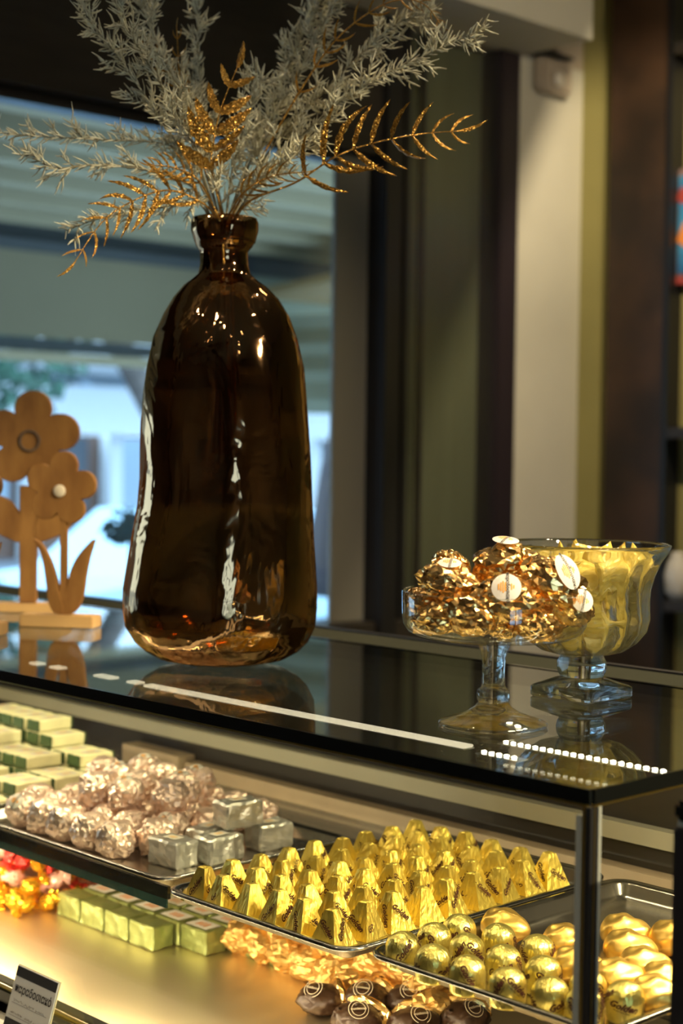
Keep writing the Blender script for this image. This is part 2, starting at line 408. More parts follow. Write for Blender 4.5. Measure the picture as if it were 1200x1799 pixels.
# track spots on the ceiling: one on the case, one washing the pillar
def track_spot(loc, aim, e, cone, blend, lab, rad=.03):
    L = Vector(loc); d = (Vector(aim) - L).normalized(); q = d.to_track_quat('-Z', 'Y')
    r = empty('track_spotlight', L, 0, lab, 'lamp', 'ceiling track spotlights')
    me = lathe_me([(.0, .14), (.035, .135), (.042, .10), (.045, .0), (.040, .0), (.036, .02), (.0, .022)], 24, 'black_frame'); o = link('lamp_can', me, r); o.rotation_euler = q.to_euler()
    link('stem', tube_me([(0, 0, .02), (0, 0, ZC - L.z)], .008, 8, 'black_frame'), r)
    me = lathe_me([(.034, .012), (.0, .012)], 20, 'lamp_disc'); o = link('lamp_disc', me, r); o.rotation_euler = q.to_euler()
    light('track_beam', 'SPOT', L + d * .01, e, (1.0, .80, .50), q.to_euler(), spot_size=math.radians(cone), spot_blend=blend, shadow_soft_size=rad)
track_spot((2.2, .95, 3.18), (-.55, .28, 1.0), 850, 38, .5, 'black track spotlight aimed at the display case')
PL = Vector((-1.35, 2.25, 3.10))
track_spot(PL, (-2.6, 3.00, 1.30), 125, 100, .4, 'black track spotlight with an added shading flap, washing the white pillar', .004)
_d = [(Vector((XW, y, z)) - PL).normalized() for y, z in ((2.15, .92), (3.5, 3.34))]
_e = [PL + q * .13 for q in _d]; _o = Vector((0, -.055, .055)); _t = Vector((.002, 0, .001))
bd = bpy.data.objects['track_spotlight.001']
link('shadow_flap', fixn(pyd([p - PL for p in (_e[0], _e[1], _e[1] + _o, _e[0] + _o, _e[0] + _t, _e[1] + _t, _e[1] + _o + _t, _e[0] + _o + _t)], [(0, 1, 2, 3), (4, 5, 6, 7), (0, 1, 5, 4), (1, 2, 6, 5), (2, 3, 7, 6), (3, 0, 4, 7)], 'black_frame')), bd)  # added flap that cuts the diagonal shadow edge on the pillar

track_spot((-.35, 1.75, 2.95), (-2.32, 2.75, 3.12), 60, 52, .6, 'unseen track spotlight added to brighten the pale bulkhead')  # unseen lamp, added so the bulkhead face comes out brighter

# ================================================================ THE SETTING: street
def street(name, *a): return struct(name, *a)
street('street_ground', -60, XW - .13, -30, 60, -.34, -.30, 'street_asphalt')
# awning over the pavement
aw = empty('street_awning', (-4.3, 2.4, 2.3), 0, 'folding fabric awning with ribs outside the shop window', 'awning')
for i in range(9):
    x0 = 1.45 - i * .40
    box('roof_strip', x0 - .27, x0, -5, 4.2, .56 - i * .012, .58 - i * .012, 'awning_blue_shade', aw)  # dark strips paint the shadow between the awning folds
    box('roof_rib', x0, x0 + .13, -5, 4.2, .49 - i * .012, .57 - i * .012, 'awning_beige', aw)
box('front_fascia', -1.95, -1.91, -5, 4.2, .30, .62, 'awning_blue_shade', aw)
box('end_valance', -1.95, -1.91, 2.2, 4.2, -.25, .295, 'fold_green', aw)
box('cross_bar', -1.90, -1.84, -5, 2.2, .28, .34, 'awning_dark', aw)
box('valance', -1.88, -1.86, -5, 2.2, -.16, .29, 'valance_grey', aw)
box('valance_band', -1.885, -1.855, -5, 2.2, -.23, -.165, 'awning_blue_shade', aw)
box('bottom_rail', -1.90, -1.84, -5, 2.2, -.285, -.235, 'awning_beige', aw)
sf = tag(link('soffit_panel', box_me(-1.35, 1.35, -.75, .75, -.02, .02, 'soffit_brown')), 'warm brown soffit panel with spotlights beyond the window', 'soffit')
sf.location = (-4.7, 5.45, 2.56); sf.rotation_euler = (0, math.radians(-4), 0)
for i, (x, y) in enumerate(((-.75, -.35), (-.2, .1), (.5, -.3))):
    lathe = lathe_me([(.0, 0), (.07, 0), (.07, -.012), (.0, -.014)], 16, 'led_soft'); o = link('spotlight', lathe, sf); o.location = (x, y, -.021)
for i in range(7):
    fo = pyd([(-6.2 + .02 * i, 4.95 + .05 * (i % 2), 2.36 - .08 * i), (-2.9, 5.2 + .05 * (i % 2), 2.30 - .08 * i), (-2.9, 5.2 + .05 * ((i + 1) % 2), 2.22 - .08 * i), (-6.2, 4.95 + .05 * ((i + 1) % 2), 2.28 - .08 * i)], [(0, 1, 2, 3)], 'fold_green')
    if i == 0: sc_ = empty('side_curtain', (0, 0, 0), 0, 'pleated grey-green awning side curtain beside the window frame', 'curtain')
    so = link('pleat', fo, sc_)
    s = so.modifiers.new('s', 'SOLIDIFY'); s.thickness = .01
# house across the street
hb = empty('street_building', (-22, 15, -.3), 0, 'white building with shopfront across the street beyond the flowers', 'building')
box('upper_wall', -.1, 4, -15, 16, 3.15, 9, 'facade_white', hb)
box('canopy_band', 0.0, .9, -15, 16, 2.15, 2.95, 'facade_white', hb)
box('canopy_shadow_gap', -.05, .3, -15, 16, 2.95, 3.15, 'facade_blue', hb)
box('shop_wall', -.6, -.4, -15, 16, 0, 2.15, 'shop_brown', hb)
for i, y in enumerate((-4.6, -3.1, -1.5, 0.2, 1.8, 3.4, 5.0)):
    box('shop_window', -.38, -.34, y + .12, y + 1.25, .55, 2.1, 'shop_dark' if i % 2 == 0 else 'facade_blue', hb)
    box('column', -.3, .0, y - .22, y + .05, 0, 2.15, 'facade_white', hb)
for y in (-3.2, -2.2, -1.2, 3.5): link('wall_lamp', lathe_me([(.0, 0), (.09, .02), (.07, .1), (.0, .12)], 12, 'facade_blue'), hb).location = (.95, y, 2.93)
# parked car
def car():
    r = empty('parked_car', (-8.1, 6.1, -.3), 0, 'white parked car on the street behind the vase', 'car')
    lo = [(-2.2, .35), (-2.25, .75), (-1.75, .95), (-1.05, 1.02), (1.75, 1.02), (2.15, .92), (2.2, .4), (1.75, .28), (-1.75, .28)]
    def side(o, x0, x1, m, bev=.05):
        me = prism_me([(p[0], p[1]) for p in o], x0, x1, m, bev)
        me.transform(Matrix.Rotation(PI / 2, 4, 'Z')); return me
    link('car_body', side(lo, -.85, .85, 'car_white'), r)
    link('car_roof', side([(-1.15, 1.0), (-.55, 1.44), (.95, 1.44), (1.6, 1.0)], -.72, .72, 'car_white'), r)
    for a, b, c, d in ((-.98, -.52, -.1, -.1), (-.02, -.02, .9, 1.38)):
        me = prism_me([(a, 1.04), (b, 1.37), (c if c == -.1 else c, 1.37), (d, 1.04)], -.735, -.715, 'car_window'); me.transform(Matrix.Rotation(PI / 2, 4, 'Z'))
        o = link('side_window', me, r); 
    for y in (-1.35, 1.3):
        for x in (-.78, .78):
            o = link('wheel', lathe_me([(.0, -.1), (.24, -.1), (.32, -.08), (.32, .08), (.24, .1), (.0, .1)], 20, 'rubber_tyre'), r)
            o.matrix_local = Matrix.Translation((x, y, .32)) @ Matrix.Rotation(PI / 2, 4, 'Y')
    box('trim_strip', .852, .865, -1.9, 1.9, .66, .70, 'shop_dark', r)
car()
# tree behind the awning's edge
tr = empty('street_tree', (-12.0, 7.4, -.3), 0, 'leafy street tree with dark leaning trunk beyond the window', 'tree')
link('trunk', tube_me([(.0, 1.6, 0), (.0, 1.5, 1.3), (.0, 1.25, 2.0), (0, .75, 2.75), (0, .2, 3.5), (0, -.2, 4.3)], [.17, .15, .14, .13, .12, .1], 10, 'bark'), tr)
def leaf_cloud(c, R, n, size, m, seed):
    rr = random.Random(seed); vs, fs = [], []
    for i in range(n):
        while True:
            p = Vector((rr.uniform(-1, 1), rr.uniform(-1, 1), rr.uniform(-1, 1)))
            if p.length < 1: break
        p = Vector((p.x * R[0], p.y * R[1], p.z * R[2])) + Vector(c)
        q = Quaternion((rr.random() - .5, rr.random() - .5, rr.random() - .5, rr.random() - .5)).normalized()
        b = len(vs); s = size * rr.uniform(.6, 1.3)
        for v in ((-.5, 0, 0), (0, -.25, .05), (.5, 0, 0), (0, .25, .05)): vs.append(p + q @ (Vector(v) * s))
        fs.append((b, b + 1, b + 2, b + 3))
    return pyd(vs, fs, m)
o = link('foliage', leaf_cloud((0, -1.0, 3.2), (.9, 1.2, 1.3), 1500, .20, 'leaf_teal', 3), tr); o['kind'] = 'stuff'
o = link('foliage', leaf_cloud((0, .9, 4.2), (.9, 1.3, .9), 900, .20, 'leaf_teal', 4), tr); o['kind'] = 'stuff'
# two pot plants on the pavement
def pot_plant(loc, h, lab, seed):
    r = empty('pavement_plant', loc, 0, lab, 'plant', 'pot plants on the pavement')
    link('pot', lathe_me([(.0, 0), (.12, 0), (.17, .28), (.18, .30), (.155, .30), (.15, .26), (.0, .26)], 20, 'clay_pot'), r)
    rr = random.Random(seed)
    top = Vector((rr.uniform(-.04, .04), rr.uniform(-.04, .04), h))
    link('stem', tube_me([(0, 0, .2), (.02, -.05, h * .45), (-.01, .02, h * .7), top], [.018, .015, .012, .01], 6, 'plant_dark'), r)
    o = link('foliage', leaf_cloud((top.x, top.y, h), (.11, .10, .09), 34, .09, 'plant_dark', seed), r); o['kind'] = 'stuff'
    o = link('foliage', leaf_cloud((0, -.05, h * .62), (.12, .10, .12), 26, .08, 'plant_dark', seed + 1), r); o['kind'] = 'stuff'
pot_plant((-4.6, 2.82, -.3), 1.53, 'thin dark pot plant outside window between flowers and vase', 11)
pot_plant((-4.3, 1.98, -.3), 1.30, 'bushy dark pot plant outside window at left edge', 15)
# folded parasol seen in the gap right of the vase
pr = empty('folded_parasol', (-6.8, 6.10, -.3), 0, 'folded dark and rust parasol outside, right of the vase', 'parasol')
link('parasol_pole', tube_me([(0, 0, 0), (0, 0, 2.05)], .025, 8, 'parasol_dark'), pr)
link('parasol_canopy', lathe_me([(.0, 2.02), (.05, 1.98), (.10, 1.75), (.17, 1.2), (.19, .98), (.12, .9), (.0, .92)], 20, 'parasol_dark', mod=lambda r, z, a, i: r * (1 + .12 * math.sin(8 * a))), pr)
link('parasol_panel', lathe_me([(.0, 1.9), (.06, 1.85), (.10, 1.6), (.14, 1.1), (.10, .95), (.0, .97)], 16, 'parasol_rust'), pr).location = (.03, .17, 0)

# ================================================================ DISPLAY CASE
ZT = 1.25
case = empty('display_case', (0, 0, 0), 0, 'glass chocolate display case with dark reflective top and steel shelves', 'display case')
XL = -2.35
def cbox(name, *a, **k): return box(name, *a, parent=case, **k)
cbox('top_pane', XL, -.002, .004, .597, 1.237, ZT, 'top_pane')
# black edge bands of the top
cbox('top_edge_band', XL, 0, -.002, .0035, 1.2365, ZT + .0003, 'black_gloss')
cbox('top_edge_band', -.0015, .002, .0037, .60, 1.2365, ZT + .0003, 'black_gloss')
cbox('top_rear_strip', XL, 0, .598, .606, 1.236, ZT + .001, 'black_gloss')
cbox('rear_top_board', XL, 0, .607, .705, 1.236, ZT, 'rear_board')
cbox('rear_top_edge', XL, 0, .706, .718, 1.225, ZT + .003, 'black_frame')
cbox('lit_pane_edge', XL, -.004, -.001, .003, 1.2338, 1.2363, 'brass_lit_edge')  # gold metal standing in for the glass pane edge lit by the LEDs
cbox('lit_pane_edge', -.003, .001, .006, .60, 1.2338, 1.2363, 'brass_lit_edge')
cbox('front_pane', XL, -.016, .000, .006, .815, 1.2335, 'pane')
cbox('side_pane', -.006, .000, .014, .597, .60, 1.2335, 'pane')
# corner post: layered seals and polished edges
cbox('corner_strip', -.0155, -.0085, -.001, .005, .60, 1.2250, 'frosted_edge')
cbox('corner_seal', -.0083, -.0045, -.001, .006, .60, 1.2333, 'brass_lit_edge')
cbox('corner_seal', -.0043, .0012, -.0012, .0040, .60, 1.2333, 'black_rubber')
cbox('corner_seal', .0003, .0018, .0042, .0055, .60, 1.2333, 'brass_lit_edge')
cbox('corner_seal', .0002, .0018, .0057, .0105, .60, 1.2333, 'black_rubber')
cbox('corner_strip', -.0015, .0015, .0107, .0150, .60, 1.2333, 'frosted_edge')
# rear rails and lower cabinet
cbox('rear_rail', XL, -.006, .592, .612, 1.034, 1.058, 'greybeige_rail')
cbox('rear_rail', -1.345, -.006, .585, .612, .974, .998, 'beige_rail')
cbox('rear_rail', -1.52, -1.35, .575, .612, .974, 1.008, 'beige_rail')
cbox('rear_panel', XL, -.006, .613, .622, .60, 1.236, 'dark_panel')
cbox('left_panel', XL, XL + .02, .006, .60, .60, 1.236, 'dark_panel')
# glass shelf that carries the trays
cbox('glass_shelf', XL + .03, -.724, .076, .575, .970, .9795, 'pane')
cbox('glass_shelf', -.7235, -.020, .200, .575, .970, .9795, 'pane')
cbox('shelf_edge', XL + .03, -.724, .0735, .0758, .9685, .9800, 'glass_edge')
for x in (-1.78, -.745, -.372): cbox('shelf_bracket', x - .006, x + .006, .30, .60, .955, .9695, 'black_frame')
# lower deck and base
cbox('lower_deck', XL, -.012, .012, .59, .800, .810, 'brushed_deck')
cbox('deck_front_band', XL, 0, -.004, .0065, .796, .8115, 'black_gloss')
cbox('deck_brass_edge', XL, 0, .0002, .0060, .8117, .8145, 'brass_lit_edge')
cbox('front_ledge', XL, 0, -.20, -.0045, .765, .785, 'ledge_grey', bevel=.004)
cbox('base_cabinet', XL, 0, -.05, .60, .08, .763, 'dark_panel')
cbox('plinth', XL, 0, -.02, .58, 0, .079, 'black_frame')
# LED strips under the top and under the shelf
def led_dots(parent, x0, x1, y, z, pitch=.0105, s=.0034):
    vs, fs = [], []; n = int((x1 - x0) / pitch)
    bm = bmesh.new()
    for i in range(n):
        x = x0 + (i + .5) * pitch
        r = bmesh.ops.create_icosphere(bm, subdivisions=1, radius=s, matrix=Matrix.Translation((x, y, z)) @ Matrix.Scale(.5, 4, (0, 0, 1)))
    me = bpy.data.meshes.new('m'); bm.to_mesh(me); bm.free(); me.materials.append(M['led'])
    o = link('led_dots', me, parent); o['kind'] = 'stuff'; return o
def led_strip(x0, x1, y, z, lab, dots):
    r = empty('led_strip', (0, 0, 0), 0, lab, 'led strip', 'led strips under the case top')
    box('carrier', x0, x1, y - .009, y + .009, z - .0025, z - .0012, 'led_alu', r)
    if dots: led_dots(r, x0, x1, y, z)
    else: link('diffuser', box_me(x0, x1, y - .0085, y + .0085, z - .0011, z + .002, 'led_soft', .0012), r)
    return r
led_strip(-.862, -.275, .143, 1.2325, 'long warm diffused light strip under the case top, below the vase', False)
for x0, x1, q in ((-.905, -.882, 'right below the vase edge'), (-.985, -.942, 'longest piece left of vase'), (-1.098, -1.072, 'under the small wooden flower'), (-1.152, -1.128, 'farthest left')):
    led_strip(x0, x1, .146, 1.2325, 'split piece of the warm strip, gaps imitating reflections, ' + q, False)  # one strip cut up, gaps standing in for reflections on the top
led_strip(-.252, -.193, .136, 1.2325, 'short dotted white light strip under the glass comport', True)
led_strip(-.275, -.054, .199, 1.2325, 'dotted white light strip under the top near the corner post', True)
for n, (x, y, z, sx, sy, e, rx) in enumerate(((-.55, .135, 1.229, .95, .006, .45, .2), (-1.55, .135, 1.229, .95, .006, 2.8, .2), (-.5, .10, .9530, .9, .008, 4.0, .0), (-1.5, .10, .953, .9, .008, 7.0, .0))):
    light('case_led', 'AREA', (x, y, z), e, (1.0, .80, .50), (rx, 0, 0), shape='RECTANGLE', size=sx, size_y=sy)
light('case_led', 'AREA', (-1.1, .0085, .8225), 5.0, (1.0, .84, .56), (math.radians(97), 0, 0), shape='RECTANGLE', size=1.6, size_y=.006)
cbox('deck_light_channel', XL, -.02, .0066, .0080, .8147, .8265, 'black_gloss')
light('case_led', 'AREA', (-.012, .33, 1.228), 3.0, (1.0, .80, .50), (0, .45, 0), shape='RECTANGLE', size=.006, size_y=.5)
cbox('shelf_front_rail', XL + .03, -.722, .0735, .0785, .9802, .9965, 'black_gloss')

# neighbouring black framed case at the right edge
nb = empty('neighbour_case', (.102, -.02, 0), 0, 'black framed edge of a neighbouring case at the right border', 'display case')
box('post', 0, .022, 0, .022, 0, 1.238, 'black_frame', nb, .002)
box('pane', .023, .9, .006, .012, .6, 1.238, 'pane', nb)
box('top_slab', .002, .9, -.004, .30, 1.2445, 1.262, 'black_gloss', nb, .004)
box('spacer', .004, .9, .002, .20, 1.2385, 1.2443, 'frosted_edge', nb)
box('inner_strip', .026, .034, .013, .02, .6, 1.238, 'frosted_edge', nb)
box('cabinet', 0, .9, .025, .30, 0, .6, 'dark_panel', nb)

# ================================================================ TRAYS
def rrect(w, d, r, n=6):
    out = []
    for cx, cy, a0 in ((w / 2 - r, d / 2 - r, 0), (-w / 2 + r, d / 2 - r, PI / 2), (-w / 2 + r, -d / 2 + r, PI), (w / 2 - r, -d / 2 + r, 1.5 * PI)):
        for k in range(n + 1):
            a = a0 + PI / 2 * k / n; out.append((cx + r * math.cos(a), cy + r * math.sin(a)))
    return out
def loops_me(loops, m, cap0=True, cap1=True, smooth=True):
    n = len(loops[0]); vs = [p for l in loops for p in l]; fs = []
    for i in range(len(loops) - 1):
        for k in range(n):
            k2 = (k + 1) % n; fs.append((i * n + k, i * n + k2, (i + 1) * n + k2, (i + 1) * n + k))
    if cap0: fs.append(tuple(reversed(range(n))))
    if cap1: fs.append(tuple(range((len(loops) - 1) * n, len(loops) * n)))
    return fixn(pyd(vs, fs, m, smooth))
TZ = .9800      # shelf top
def tray(x0, x1, y0, y1, lab):
    w, d = x1 - x0, y1 - y0; R = .032
    t = empty('steel_tray', ((x0 + x1) / 2, (y0 + y1) / 2, TZ), 0, lab, 'tray', 'steel trays on the glass shelf')
    def lp(i, z): return [(x, y, z) for x, y in rrect(w - 2 * i, d - 2 * i, max(R - i, .008))]
    link('pan', loops_me([lp(.026, .0002), lp(.018, .004), lp(.012, .0165), lp(.0095, .0172), lp(.0110, .0186), lp(.0135, .0175), lp(.0195, .005), lp(.028, .0016), lp(.05, .0016)], 'steel'), t)
    link('rolled_rim', loops_me([lp(.0095, .0172), lp(.003, .0150), lp(.0, .0160), lp(-.0004, .0185), lp(.002, .0205), lp(.006, .0203), lp(.0110, .0186)], 'steel_dark', False, False), t)
    return t
tray(-1.248, -.742, .080, .425, 'steel tray of pink foil balls and silver bricks')
tray(-1.840, -1.252, .080, .425, 'steel tray of cream bars with green ends at far left')
tray(-.714, -.374, .056, .545, 'steel tray filled with rows of gold foil pyramids')
tray(-.367, -.030, .072, .545, 'steel tray of gold domes and shells by the corner post')
FZ = TZ + .0018   # tray floor

# ================================================================ GOLD PYRAMIDS
def pyramid_me(seed):
    rr = random.Random(seed); bm = bmesh.new()
    b, t, h = .0205, .0062, .041; n = 9; vs = []; rows = []
    sk = (rr.uniform(-.002, .002), rr.uniform(-.002, .002))
    for i in range(n + 1):
        f = i / n; s = b + (t - b) * f ** .96; z = h * f; row = []
        for k in range(4 * 6):
            side, u = divmod(k, 6); u = u / 6 * 2 - 1
            p = [(u, -1), (1, u), (-u, 1), (-1, -u)][side]
            q = Vector((p[0] * s + sk[0] * f, p[1] * s + sk[1] * f, z))
            c = noise.noise_vector(q * 160 + Vector((seed * 3, 0, 0))) * .0005 * (0.3 + .7 * f if i else 0)
            fold = .0003 * math.sin(u * 9 + seed + side) * (1 - f) * (1 if i else 0)
            row.append(q + c + Vector((p[0], p[1], 0)) * fold * .6)
        rows.append(row)
    loops = rows + [[Vector((p.x * .55, p.y * .55, h + .0012)) for p in rows[-1]]]
    me = loops_me([[tuple(p) for p in r] for r in loops], 'gold_yellow', True, True, False)
    return me
PYR = [pyramid_me(s) for s in range(6)]
def face_text(seed):
    """dark script lettering wrapped slantwise on the four faces"""
    rr = random.Random(seed); g = text_geo('Golden', .0090, .45, 2, .03); s = text_geo('SWEET FACTORY', .0022, .2); geos = []
    for side in range(4):
        ang = rr.choice((-1.0, 1.0)) * rr.uniform(.5, 1.15); oy = rr.uniform(.016, .024); ox = rr.uniform(-.002, .003)
        geos.append((g, (side, ang, ox, oy, 0))); geos.append((s, (side, ang, ox, oy, -.0048)))
    def fn(p, a):
        side, ang, ox, oy, dy = a; y = p.y + dy
        x, z = p.x * math.cos(ang) - y * math.sin(ang) + ox, p.x * math.sin(ang) + y * math.cos(ang) + oy
        z = max(.001, min(.0405, z)); f = z / .041; s = .0205 + (.0062 - .0205) * f ** .96
        x = max(-s * .97, min(s * .97, x)); off = s + .0007
        return [Vector((x, -off, z)), Vector((off, x, z)), Vector((-x, off, z)), Vector((-off, -x, z))][side]
    return mapped(geos, fn, 'ink')
PTX = [face_text(s) for s in range(5)]
rr = random.Random(5); NC, NR = 6, 9
for j in range(NR):
    for i in range(NC):
        x = -.688 + .0486 * i + rr.uniform(-.002, .002); y = .103 + .0490 * j + rr.uniform(-.002, .002)
        rw = ['front row', 'second row', 'third row', 'fourth row', 'fifth row', 'sixth row', 'seventh row', 'eighth row', 'back row'][j]
        o = empty('pyramid_chocolate', (x, y, FZ), rr.choice((0, 1, 2, 3)) * PI / 2 + rr.uniform(-.16, .16), 'gold foil pyramid, %s from left in the %s of its tray' % (ORD[i], rw), 'chocolate', 'gold foil pyramids in the tray')
        k = rr.uniform(.95, 1.06); o.scale = (1, 1, k)
        v = (i * 7 + j * 3) % 6
        link('foil_wrap', PYR[v], o)
        if (i * 5 + j * 2) % 7 != 3: link('lettering', PTX[(i + 2 * j) % 5], o)['kind'] = 'stuff'

# ================================================================ GOLD DOMES AND SHELLS
def dome_r(z, h=.040, R=.0198):
    if z < h * .52: return R * (.93 + .07 * math.sin(z / (h * .52) * PI / 2))
    u = (z - h * .52) / (h * .48); return R * math.sqrt(max(0, 1 - min(u, 1) ** 2.3))
def dome_me(seed):
    prof = [(0, 0), (dome_r(.0) * .9, 0.0), (dome_r(.002), .0015)] + [(dome_r(.04 * f), .04 * f) for f in (.1, .2, .3, .4, .5, .58, .66, .74, .82, .89, .94, .975, .993)] + [(0, .04)]
    return lathe_me(prof, 40, 'gold_dome', True, lambda r, z, a, i: r * (1 + .012 * noise.noise(Vector((math.cos(a) * 2.2, math.sin(a) * 2.2, z * 45 + seed * 9))) + .014 * math.sin(17 * a + seed) * max(0, 1 - z / .022)))
DOM = [dome_me(s) for s in range(4)]
def dome_text(seed):
    rr = random.Random(seed); g = text_geo('Golden', .0096, .45, 2, .03); s = text_geo('SWEET FACTORY', .0022, .15); geos = []
    for k in range(4):
        a0 = k * PI / 2 + rr.uniform(-.3, .3); ang = rr.uniform(-1.2, -.2) if k % 2 else rr.uniform(.3, 1.2); oz = rr.uniform(.016, .025)
        geos.append((g, (a0, ang, oz, 0))); geos.append((s, (a0, ang, oz, -.0052)))
    def fn(p, a):
        a0, ang, oz, dy = a; y = p.y + dy; x, z = p.x * math.cos(ang) - y * math.sin(ang), p.x * math.sin(ang) + y * math.cos(ang) + oz
        z = max(.001, min(.0385, z)); r = dome_r(z) * 1.016 + .0003; t = a0 + x / .019
        return Vector((r * math.cos(t), r * math.sin(t), z))
    return mapped(geos, fn, 'ink')
DTX = [dome_text(s + 20) for s in range(4)]
domes = [(-.335, .106), (-.335, .157), (-.282, .098), (-.339, .203), (-.284, .155), (-.232, .098), (-.285, .210), (-.231, .155), (-.178, .100), (-.229, .211), (-.178, .158), (-.130, .110), (-.088, .112), (-.118, .157), (-.072, .158)]
dlab = ['at the left front corner of its tray', 'second back from the left front corner', 'second along the tray front', 'third back along the tray left side', 'just behind the second one along the front', 'third along the tray front', 'in the third row beside a gold shell', 'just behind the third one along the front', 'fourth along the tray front', 'fourth along the third row', 'just behind the fourth one along the front', 'fifth along the tray front beside the post', 'right of the corner post, nearest the glass', 'half hidden behind the corner post', 'right of the post, touching a gold shell']
for k, (x, y) in enumerate(domes):
    o = empty('dome_chocolate', (x, y, FZ), random.Random(k).uniform(0, 6.28), 'gold foil dome chocolate ' + dlab[k], 'chocolate', 'gold foil domes in the tray')
    link('foil_wrap', DOM[k % 4], o); link('lettering', DTX[k % 4], o)['kind'] = 'stuff'
def shell_me(seed):
    vs, fs = [], []; nu, nv = 40, 18
    rr = random.Random(seed)
    for j in range(nv + 1):
        f = j / nv; ph = -PI / 2 + PI * f
        for i in range(nu):
            a = 2 * PI * i / nu
            x, y, z = math.cos(ph) * math.cos(a), math.cos(ph) * math.sin(a), math.sin(ph)
            taper = 1 - .24 * x
            rid = 1 + .055 * math.sin(15 * math.atan2(z + .15, y * 1.0 + 1e-6) * .5 + 6 * x)
            sp = 1 + .05 * math.sin(9 * x + 2.5 * z)
            vs.append((.031 * x, .0235 * y * taper * rid, max(0, .0175 + .0185 * z * taper * rid * sp) if z < 0 else .0175 + .0205 * z * taper * rid * sp))
    for j in range(nv):
        for i in range(nu): i2 = (i + 1) % nu; fs.append((j * nu + i, j * nu + i2, (j + 1) * nu + i2, (j + 1) * nu + i))
    me = pyd(vs, fs, 'gold_shell', True); bm = bmesh.new(); bm.from_mesh(me); bmesh.ops.remove_doubles(bm, verts=bm.verts, dist=1e-5); bmesh.ops.recalc_face_normals(bm, faces=bm.faces); bm.to_mesh(me); bm.free()
    return me
SHL = [shell_me(s) for s in range(2)]
shells = [(-.318, .262, .2, 'behind the domes, nearest the pyramids'), (-.232, .270, .5, 'left of the post in the open middle'), (-.172, .212, .3, 'partly behind the post in third row'), (-.118, .214, .6, 'just right of the post above a dome'), (-.212, .352, .55, 'farthest back, with a tall ridge'), (-.172, .305, .5, 'second from the back in its column'), (-.124, .268, .45, 'third from the back, lying wide'), (-.158, .372, .2, 'at the right border beside the black frame'), (-.078, .243, .4, 'at the right, behind the front pair'), (-.060, .200, .5, 'at the right front corner of its tray')]
for k, (x, y, a, lb) in enumerate(shells):
    o = tag(link('shell_chocolate', SHL[k % 2]), 'ridged gold foil shell chocolate ' + lb, 'chocolate', 'gold foil shells in the tray')
    o.location = (x, y, FZ); o.rotation_euler = (0, 0, a)

# ================================================================ CRUMPLED FOIL SHAPES
def jitter(bm, seed, amt):
    """shuffle the points of a ball sideways so its facets come out irregular like folded foil"""
    rr = random.Random(seed); e = sum(q.calc_length() for q in bm.edges) / len(bm.edges)
    for v in bm.verts:
        j = Vector((rr.uniform(-1, 1), rr.uniform(-1, 1), rr.uniform(-1, 1))) * e * amt
        v.co = (v.co + j).normalized()
def crumple_me(rad, seed, m, sub=4, amp=.16, scale=2.4, flat=True, floor=None, hexp=1.0):
    bm = bmesh.new(); bmesh.ops.create_icosphere(bm, subdivisions=sub, radius=1); jitter(bm, seed, .48)
    off = Vector((seed * 7.13, seed * 3.7, seed * 1.9))
    for v in bm.verts:
        d = v.co.normalized(); q = d * scale + off
        dist, pts = noise.voronoi(q)
        c = (dist[1] - dist[0]); n = noise.noise(q * .7); f2 = noise.noise(q * 3.1)
        r = 1 + amp * (n * .9 + (c - .35) * .75 + f2 * .32)
        p = d * r
        v.co = Vector((p.x * rad[0], p.y * rad[1], p.z * rad[2]))
        if floor is not None and v.co.z < floor: v.co.z = floor + (v.co.z - floor) * .08
    me = bpy.data.meshes.new('m'); bm.to_mesh(me); bm.free(); me.materials.append(M[m])
    if not flat: me.polygons.foreach_set('use_smooth', [True] * len(me.polygons))
    return me
def sticker(parent, loc, normal, up, r, text='παραδοσιακό', ry=None, bend=.02):
    """round paper label with orange bars and lettering, lying on a wrapped sweet"""
    n = Vector(normal).normalized(); u = Vector(up); u = (u - n * u.dot(n)).normalized(); s = u.cross(n)
    ry = ry or r; L = Vector(loc)
    def W(x, y, h): return L + s * x + u * y + n * (h - (x * x + y * y) / (2 * bend))
    vs = [W(0, 0, 0)]; fs = []
    for k in range(4):
        for i in range(24): a = 2 * PI * i / 24; f = (k + 1) / 4; vs.append(W(r * f * math.cos(a), ry * f * math.sin(a), 0))
    for i in range(24):
        i2 = (i + 1) % 24; fs.append((0, 1 + i, 1 + i2))
        for k in range(3): fs.append((1 + k * 24 + i, 1 + (k + 1) * 24 + i, 1 + (k + 1) * 24 + i2, 1 + k * 24 + i2))
    lb = link('paper_label', pyd(vs, fs, 'white_label', True), parent)
    v2, f2 = [], []
    for k, x in enumerate((-.55, -.40, -.25, -.10, .30, .45)):
        hgt = .42 - .1 * abs(k - 2); b = len(v2)
        for yy in (-hgt, -hgt / 3, hgt / 3, hgt):
            v2 += [W(x * r, yy * ry, .0003), W((x + .09) * r, yy * ry, .0003)]
        for q in range(3): f2.append((b + 2 * q, b + 2 * q + 1, b + 2 * q + 3, b + 2 * q + 2))
    link('orange_bars', pyd(v2, f2, 'orange_ink'), lb)['kind'] = 'stuff'
    g = text_geo(text, .30, 0)
    me = mapped([(g, 0)], lambda p, a: W(p.y * r * 1.15 + .1 * r, -p.x * ry * 1.15, .0005), 'black_ink'); link('lettering', me, lb)['kind'] = 'stuff'
    return lb

